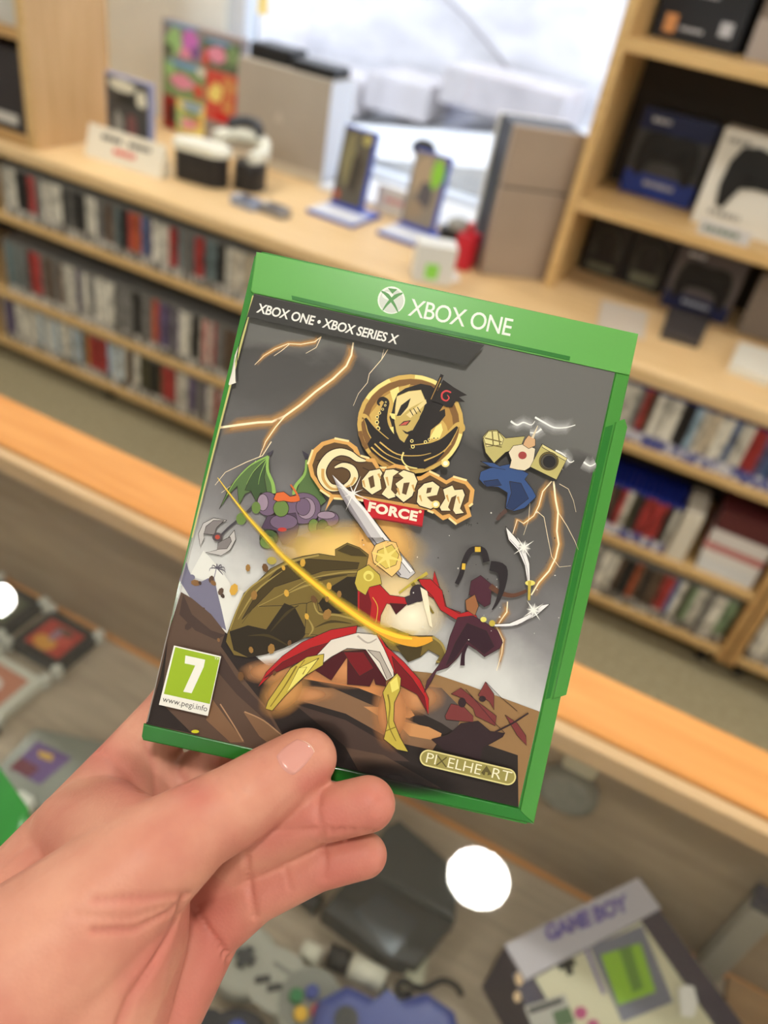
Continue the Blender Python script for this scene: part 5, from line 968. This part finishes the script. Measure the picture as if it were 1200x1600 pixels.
# ---- title lettering on its wooden plaque and red strap
a = Art(K0 + 42).crop(460, 560, 3.75)
PL1, PL2, PL3 = I('plaque_gold', 218, 164, 92), I('plaque_light', 246, 220, 160), I('plaque_wood', 92, 68, 42)
O_ = [(78, 620), (108, 535), (160, 490), (235, 468), (320, 485), (368, 520), (388, 570), (440, 585), (470, 585), (500, 640), (540, 640), (590, 618), (650, 630), (695, 695), (740, 690), (790, 660), (850, 690), (890, 715), (930, 692), (1010, 715), (1056, 770), (1045, 850), (1022, 868), (1038, 925), (950, 972), (905, 935), (870, 948), (815, 905), (780, 890), (590, 860), (400, 830), (230, 820), (180, 895), (208, 810), (150, 770), (95, 690)]
a.poly(O_, PL1)
for k in range(0, len(O_) - 1, 3): a.rib([O_[k], O_[k + 1]], 12, PL2, smooth=False)
cx_, cy_ = 560, 720
I_ = [(105, 625), (130, 555), (172, 512), (235, 492), (310, 506), (345, 535), (366, 590), (430, 605), (455, 608), (490, 662), (545, 664), (592, 640), (638, 652), (685, 718), (745, 714), (795, 684), (845, 712), (890, 738), (930, 716), (1000, 738), (1030, 775), (1020, 840), (994, 860), (1012, 912), (950, 945), (908, 910), (868, 920), (820, 880), (780, 866), (590, 838), (400, 806), (222, 796), (168, 752), (118, 684)]
a.poly(I_, PL3)
for p_ in ([(130, 600), (200, 590), (330, 610)], [(400, 640), (520, 690), (620, 700)], [(690, 740), (800, 740), (1010, 800)], [(200, 760), (420, 790), (600, 820)], [(700, 850), (840, 880), (990, 900)]): a.rib(p_, 5, I('plaque_grain', 58, 42, 30))
LE, LE2 = I('letter_cream', 240, 222, 176), I('letter_gold', 204, 160, 92)
DK = I('letter_edge', 50, 36, 28)
def stroke(p, w, smooth=True):
    a.rib(p, [q + 12 for q in w], DK, smooth); a.rib(p, w, LE, smooth)
    pp = [(x + 5, y + 7) for x, y in p[len(p) // 2:]]
    if len(pp) > 1: a.rib(pp, [q * .35 for q in w[len(p) // 2:]], LE2, smooth)
stroke([(418, 600), (370, 590), (325, 560), (265, 548), (205, 575), (162, 640), (165, 700), (205, 752), (262, 758), (330, 735)], [8, 30, 34, 40, 48, 52, 50, 44, 34, 16]); stroke([(236, 640), (285, 625), (335, 645), (352, 690), (330, 730), (290, 750)], [8, 26, 38, 44, 40, 14])
def letter(out, hole=None):
    a.poly([((x - cx) * 1.09 + cx, (y - cy) * 1.09 + cy) for cx, cy in [(sum(p[0] for p in out) / len(out), sum(p[1] for p in out) / len(out))] for x, y in out], DK); a.poly(out, LE)
    if hole: a.poly(hole, PL3)
letter([(395, 715), (440, 660), (500, 648), (515, 672), (500, 700), (510, 765), (455, 797), (400, 752)], [(432, 700), (462, 684), (472, 750), (446, 762)])
letter([(522, 690), (535, 655), (580, 650), (612, 664), (578, 690), (566, 770), (600, 808), (552, 822), (512, 795), (540, 755)])
letter([(592, 735), (640, 700), (610, 675), (640, 655), (700, 675), (720, 720), (690, 805), (640, 842), (592, 800), (612, 770)], [(640, 730), (676, 726), (655, 800), (630, 790)])
letter([(726, 770), (760, 735), (810, 722), (850, 752), (835, 800), (775, 812), (800, 838), (852, 848), (800, 882), (735, 862), (718, 842)], [(778, 758), (806, 756), (798, 785), (772, 792)])
letter([(872, 768), (925, 745), (938, 772), (985, 768), (998, 800), (970, 880), (992, 905), (945, 912), (930, 890), (950, 800), (920, 815), (900, 872), (915, 892), (862, 892), (852, 872), (885, 820)])
for x, y, h in ((410, 735, 40), (548, 720, 50), (612, 780, 40), (742, 820, 36), (900, 820, 40), (965, 830, 40), (500, 690, 30), (700, 760, 40)): a.rib([(x - 8, y - h / 2), (x + 4, y + h / 2)], [14, 6], LE2, smooth=False)
a.build('title_lettering', cover)
a = Art(K0 + 100).crop(460, 560, 3.75)
a.poly([(400, 822), (560, 850), (762, 890), (748, 988), (600, 962), (432, 935)], I('strap_red', 188, 28, 40)); a.rib([(432, 932), (600, 958), (748, 983)], 8, I('strap_red_deep', 128, 18, 28), smooth=False)
a.text('FORCE', (428, 893), (716, 952), 56, I('strap_cream', 244, 226, 204), up=(.2, -.98), bold=.05, spacing=1.08); a.ell(396, 832, 8, 8, LE); a.ell(737, 898, 9, 9, LE); a.text('TM', (1000, 978), (1036, 986), 16, I('tm_dark', 48, 46, 46)); a.build('title_strap', cover)
# blade tip printed over the plaque, with its spark
a = Art(K0 + 112).crop(460, 560, 3.75)
a.poly([(222, 682), (290, 750), (345, 800), (430, 900), (540, 1050), (430, 1050), (350, 925), (270, 800)], ST); a.poly([(222, 682), (345, 800), (430, 900), (540, 1050), (510, 1050), (400, 890), (300, 780)], ST2); a.poly([(222, 682), (270, 800), (350, 925), (430, 1050), (452, 1050), (350, 890)], ST3)
for k in range(8): a.rib([(345, 790), (345 + (110 if k % 2 else 60) * math.cos(k * .785 + 1.2), 790 + (110 if k % 2 else 60) * math.sin(k * .785 + 1.2))], [9, .6], I('glint', 236, 234, 228), smooth=False)
for x, y in ((828, 855), (885, 615)): a.ell(x, y, 24, 22, I('spark_soft', 240, 214, 130)); a.ell(x, y, 14, 13, I('spark_white', 252, 246, 220))
a.build('blade_tip', cover)

# ---- raised maker's mark and lettering on the green header
LW = I('header_white', 232, 240, 228); o = bpy.data.objects.new('header_logo', None); COL.objects.link(o); o.parent = case
a = Art(0); a.m = lambda x, y: cp(x, y, 0.00078 + a.k * EPS)
a.ell(611.5, 469, 21.5, 21.5, LW); a.ell(611.5, 470, 19, 19, I('header_silver', 206, 212, 202))
a.ell(606, 462, 9, 6, LW, rot=.2)
XG = I('header_cut', 96, 150, 92)
a.rib([(596, 455), (606, 462), (616, 476), (622, 488)], [2, 6, 4, 1.5], XG); a.rib([(629, 458), (618, 463), (606, 474), (598, 485)], [2, 6, 4, 1.5], XG); a.poly([(606, 450), (621, 452), (613, 459)], XG); a.build('sphere_mark', o)
a = Art(0); a.m = lambda x, y: cp(x, y, 0.00078 + a.k * EPS)
a.text('XBOX ONE', (637, 492.5), (797, 525), 27, LW, bold=.006, spacing=.92, shear=.0); a.build('lettering', o)

# ------------------------------------------------------------------ the hand holding the case
SKIN = mat('skin', (214, 150, 124), .48, spec=.35); n, l, bb = nodes(SKIN)
bb.inputs['Subsurface Weight'].default_value = .05; bb.inputs['Subsurface Radius'].default_value = (.004, .0015, .0008); bb.inputs['Subsurface Scale'].default_value = .6
tc = n.new('ShaderNodeTexCoord'); n1 = n.new('ShaderNodeTexNoise'); n1.inputs['Scale'].default_value = 38; n1.inputs['Detail'].default_value = 4; l.new(tc.outputs['Object'], n1.inputs[0])
r = ramp(n, [(.32, (190, 122, 104)), (.5, (200, 138, 116)), (.68, (209, 151, 127))]); l.new(n1.outputs[0], r.inputs[0])
vc = n.new('ShaderNodeAttribute'); vc.attribute_name = 'flush_shade'
fl = n.new('ShaderNodeMix'); fl.data_type = 'RGBA'; l.new(vc.outputs['Fac'], fl.inputs[0]); l.new(r.outputs[0], fl.inputs[6]); fl.inputs[7].default_value = lin((186, 98, 90)) + (1,); l.new(fl.outputs[2], bb.inputs['Base Color'])
n2 = n.new('ShaderNodeTexVoronoi'); n2.inputs['Scale'].default_value = 900; l.new(tc.outputs['Object'], n2.inputs[0])
n3 = n.new('ShaderNodeTexNoise'); n3.inputs['Scale'].default_value = 220; n3.inputs['Detail'].default_value = 5; l.new(tc.outputs['Object'], n3.inputs[0])
ad = n.new('ShaderNodeMath'); ad.operation = 'MULTIPLY_ADD'; ad.inputs[1].default_value = .35; l.new(n2.outputs[0], ad.inputs[0]); l.new(n3.outputs[0], ad.inputs[2])
bp = n.new('ShaderNodeBump'); bp.inputs['Strength'].default_value = .22; bp.inputs['Distance'].default_value = .0006; l.new(ad.outputs[0], bp.inputs['Height']); l.new(bp.outputs[0], bb.inputs['Normal'])
HP = lambda x, y, d: at(x, y, d=d)
def hull_of(bm_all, balls):
    bm = bmesh.new()
    for (x, y, d, r) in balls:
        c = HP(x, y, d); bmesh.ops.create_icosphere(bm, subdivisions=3, radius=r, matrix=Matrix.Translation(c))
    res = bmesh.ops.convex_hull(bm, input=bm.verts)
    junk = list({g for g in res['geom_interior'] + res['geom_unused'] if isinstance(g, bmesh.types.BMVert)})
    bmesh.ops.delete(bm, geom=junk, context='VERTS')
    me = bpy.data.meshes.new('h'); bm.to_mesh(me); bm.free(); bm_all.from_mesh(me); bpy.data.meshes.remove(me)
def chain(bm_all, pts):
    for p, q in zip(pts, pts[1:]): hull_of(bm_all, [p, q])
hb_ = bmesh.new()
TH = [(20, 1545, .222, .027), (225, 1352, .232, .0172), (305, 1292, .240, .0136), (375, 1254, .246, .0128), (430, 1218, .2512, .0118), (470, 1190, .2545, .0104), (480, 1185, .2550, .0098)]
RI = [(315, 1395, .270, .0115), (392, 1322, .2575, .0100), (490, 1276, .2525, .0089), (575, 1256, .2515, .0089)]
PI_ = [(325, 1452, .262, .0112), (398, 1397, .2585, .0093), (497, 1353, .2565, .0079), (570, 1336, .2560, .0074)]
IX = [(205, 1198, .289, .0135), (262, 1120, .2985, .0108), (345, 1010, .2975, .0092), (420, 930, .2960, .0085)]
MI = [(262, 1262, .287, .0128), (330, 1200, .2985, .0104), (430, 1130, .2975, .0092), (520, 1070, .2960, .0085)]
for c in (TH, RI, PI_, IX, MI): chain(hb_, c)
# palm: knuckle row to heel, then wrist and forearm
hull_of(hb_, [(205, 1198, .289, .0135), (262, 1262, .287, .0130), (120, 1350, .262, .018), (30, 1430, .252, .02)])
hull_of(hb_, [(262, 1262, .287, .0128), (315, 1395, .272, .0118), (120, 1350, .262, .018), (180, 1500, .25, .02)])
hull_of(hb_, [(315, 1395, .272, .0118), (325, 1452, .264, .0118), (180, 1500, .25, .02), (255, 1560, .248, .0145)])
hull_of(hb_, [(120, 1350, .262, .018), (30, 1430, .252, .02), (180, 1500, .25, .02), (255, 1560, .248, .0145), (130, 1690, .238, .022), (-60, 1560, .235, .026)])
hull_of(hb_, [(20, 1545, .222, .027), (205, 1372, .234, .0175), (190, 1470, .240, .02), (110, 1650, .228, .025)])
hull_of(hb_, [(225, 1352, .232, .0172), (120, 1300, .262, .015), (150, 1260, .274, .012)])           # web between thumb and first finger
hull_of(hb_, [(130, 1690, .238, .022), (-60, 1560, .235, .026), (20, 1545, .222, .027), (-90, 1900, .225, .028), (-260, 1750, .222, .03)])
hull_of(hb_, [(-90, 1900, .225, .028), (-260, 1750, .222, .03), (-560, 2700, .23, .038), (-760, 2500, .226, .038)])
me = bpy.data.meshes.new('person'); hb_.to_mesh(me); hb_.free()
hand = bpy.data.objects.new('person', me); COL.objects.link(hand)
md = hand.modifiers.new('r', 'REMESH'); md.mode = 'VOXEL'; md.voxel_size = .0009
ms = hand.modifiers.new('s', 'SMOOTH'); ms.factor = .5; ms.iterations = 9
me2 = bpy.data.meshes.new_from_object(hand.evaluated_get(bpy.context.evaluated_depsgraph_get())); hand.modifiers.clear(); hand.data = me2
# creases drawn as lines over the skin; red tint is flush plus painted shade
bm = bmesh.new(); bm.from_mesh(me2); bm.normal_update(); tree = BVHTree.FromBMesh(bm); cc = Vector(CC)
def skin_pt(x, y):
    d = (at(x, y, d=1.0) - cc).normalized(); h = tree.ray_cast(cc, d, 1.0); return h[0]
CRE = []   # (points, half width m, depth m)
def crease(pts, w, dep, flush_shade=0):
    P = []
    for (x0, y0), (x1, y1) in zip(pts, pts[1:]):
        for k in range(7):
            u = k / 6; q = skin_pt(x0 + (x1 - x0) * u, y0 + (y1 - y0) * u)
            if q is not None: P.append(q)
    if P: CRE.append((P, w, dep, flush_shade))
crease([(147, 1455), (213, 1453), (267, 1425), (290, 1402)], .0012, .0011); crease([(150, 1408), (230, 1404), (284, 1398)], .0014, .0007); crease([(120, 1430), (200, 1436), (280, 1412)], .0012, .0005)
crease([(288, 1402), (272, 1450), (245, 1500), (203, 1562), (180, 1620)], .0016, .0016); crease([(293, 1402), (322, 1448), (357, 1498)], .0012, .0013)
crease([(385, 1340), (390, 1385), (398, 1432)], .0012, .0011); crease([(444, 1350), (454, 1390)], .0009, .0005); crease([(503, 1304), (508, 1335), (506, 1372)], .0011, .0009)
crease([(500, 1236), (497, 1268), (503, 1300)], .0011, .0008); crease([(425, 1300), (470, 1298), (500, 1296), (600, 1300)], .0011, .0008)
crease([(338, 1200), (352, 1222), (362, 1246)], .0012, .0005); crease([(350, 1192), (366, 1214), (380, 1240)], .0010, .0005); crease([(330, 1215), (340, 1234)], .0010, .0004); crease([(395, 1172), (412, 1196)], .0009, .0004)
crease([(150, 1168), (180, 1192), (205, 1215), (222, 1238)], .0014, .0007); crease([(228, 1160), (240, 1200), (244, 1240)], .0014, .0008); crease([(278, 1200), (300, 1232)], .0014, .0008)
for pts, w in (([(140, 1170), (190, 1200), (215, 1250)], .008), ([(290, 1230), (310, 1240)], .006), ([(480, 1225), (505, 1215)], .005), ([(560, 1255), (605, 1250)], .006), ([(320, 1470), (345, 1510)], .007), ([(300, 1560), (270, 1590)], .008), ([(330, 1440), (360, 1420)], .006), ([(560, 1340), (595, 1335)], .005), ([(420, 1310), (470, 1290), (600, 1280)], .009), ([(400, 1400), (450, 1385), (600, 1345)], .009), ([(320, 1420), (350, 1460), (300, 1530), (260, 1600)], .016), ([(240, 1500), (290, 1440)], .008)): crease(pts, w, 0.0, .55)  # wide ones on fingers and lower palm paint in shade
from mathutils.kdtree import KDTree
kd = KDTree(sum(len(c[0]) for c in CRE)); info = []
for P, w, dep, flv in CRE:
    for p in P: kd.insert(p, len(info)); info.append((w, dep, flv))
kd.balance(); flush_shade = [0.0] * len(bm.verts)
for v in bm.verts:
    dd = 0; best = {}
    for co, idx, dist in kd.find_range(v.co, .012):
        w, dep, flv = info[idx]; g = math.exp(-(dist / w) ** 2)
        dd = max(dd, dep * g); flush_shade[v.index] = max(flush_shade[v.index], flv * g, (g * .38 if dep > .0006 else 0))
    v.co -= v.normal * dd
bm.to_mesh(me2)
at_ = me2.attributes.new('flush_shade', 'FLOAT', 'POINT'); at_.data.foreach_set('value', flush_shade)
for p in me2.polygons: p.use_smooth = True
me2.materials.clear(); me2.materials.append(SKIN)
tag(hand, 'left hand of a person gripping the green game case, thumb in front', 'person')
tree = BVHTree.FromBMesh(bm); bm.free()
# thumbnail: a thin curved plate lying on the thumb
NAILM = mat('nail', (206, 146, 134), .25, spec=.5, coat=.2); NAILT = mat('nail_tip', (224, 196, 174), .3)
A_, B_, C_, D_ = (424, 1182), (466, 1149), (500, 1171), (456, 1221)
nb = bmesh.new(); N = 14; G = []
for i in range(N + 1):
    row = []
    for j in range(N + 1):
        u, v = i / N * 2 - 1, j / N * 2 - 1
        su, sv = u * math.sqrt(1 - .38 * v * v), v * math.sqrt(1 - .30 * u * u); u2, v2 = (su + 1) / 2, (sv + 1) / 2
        x = (A_[0] * (1 - u2) + B_[0] * u2) * (1 - v2) + (D_[0] * (1 - u2) + C_[0] * u2) * v2; y = (A_[1] * (1 - u2) + B_[1] * u2) * (1 - v2) + (D_[1] * (1 - u2) + C_[1] * u2) * v2
        d = (at(x, y, d=1.0) - cc).normalized(); h = tree.ray_cast(cc, d, 1.0); e = max(abs(u), abs(v))
        q = h[0] if h[0] is not None else HP(x, y, .246); nn = h[1] if h[1] is not None else -d
        row.append(nb.verts.new(q + nn * (.00055 if e < .95 else -.0004)))
    G.append(row)
for i in range(N):
    for j in range(N):
        f = nb.faces.new((G[i][j], G[i + 1][j], G[i + 1][j + 1], G[i][j + 1])); f.smooth = True
        if i >= N - 1: f.material_index = 1
bmesh.ops.recalc_face_normals(nb, faces=nb.faces)
nm = bpy.data.meshes.new('thumbnail'); nb.to_mesh(nm); nb.free(); nm.materials.append(NAILM); nm.materials.append(NAILT)
no = bpy.data.objects.new('thumbnail', nm); COL.objects.link(no); no.parent = hand
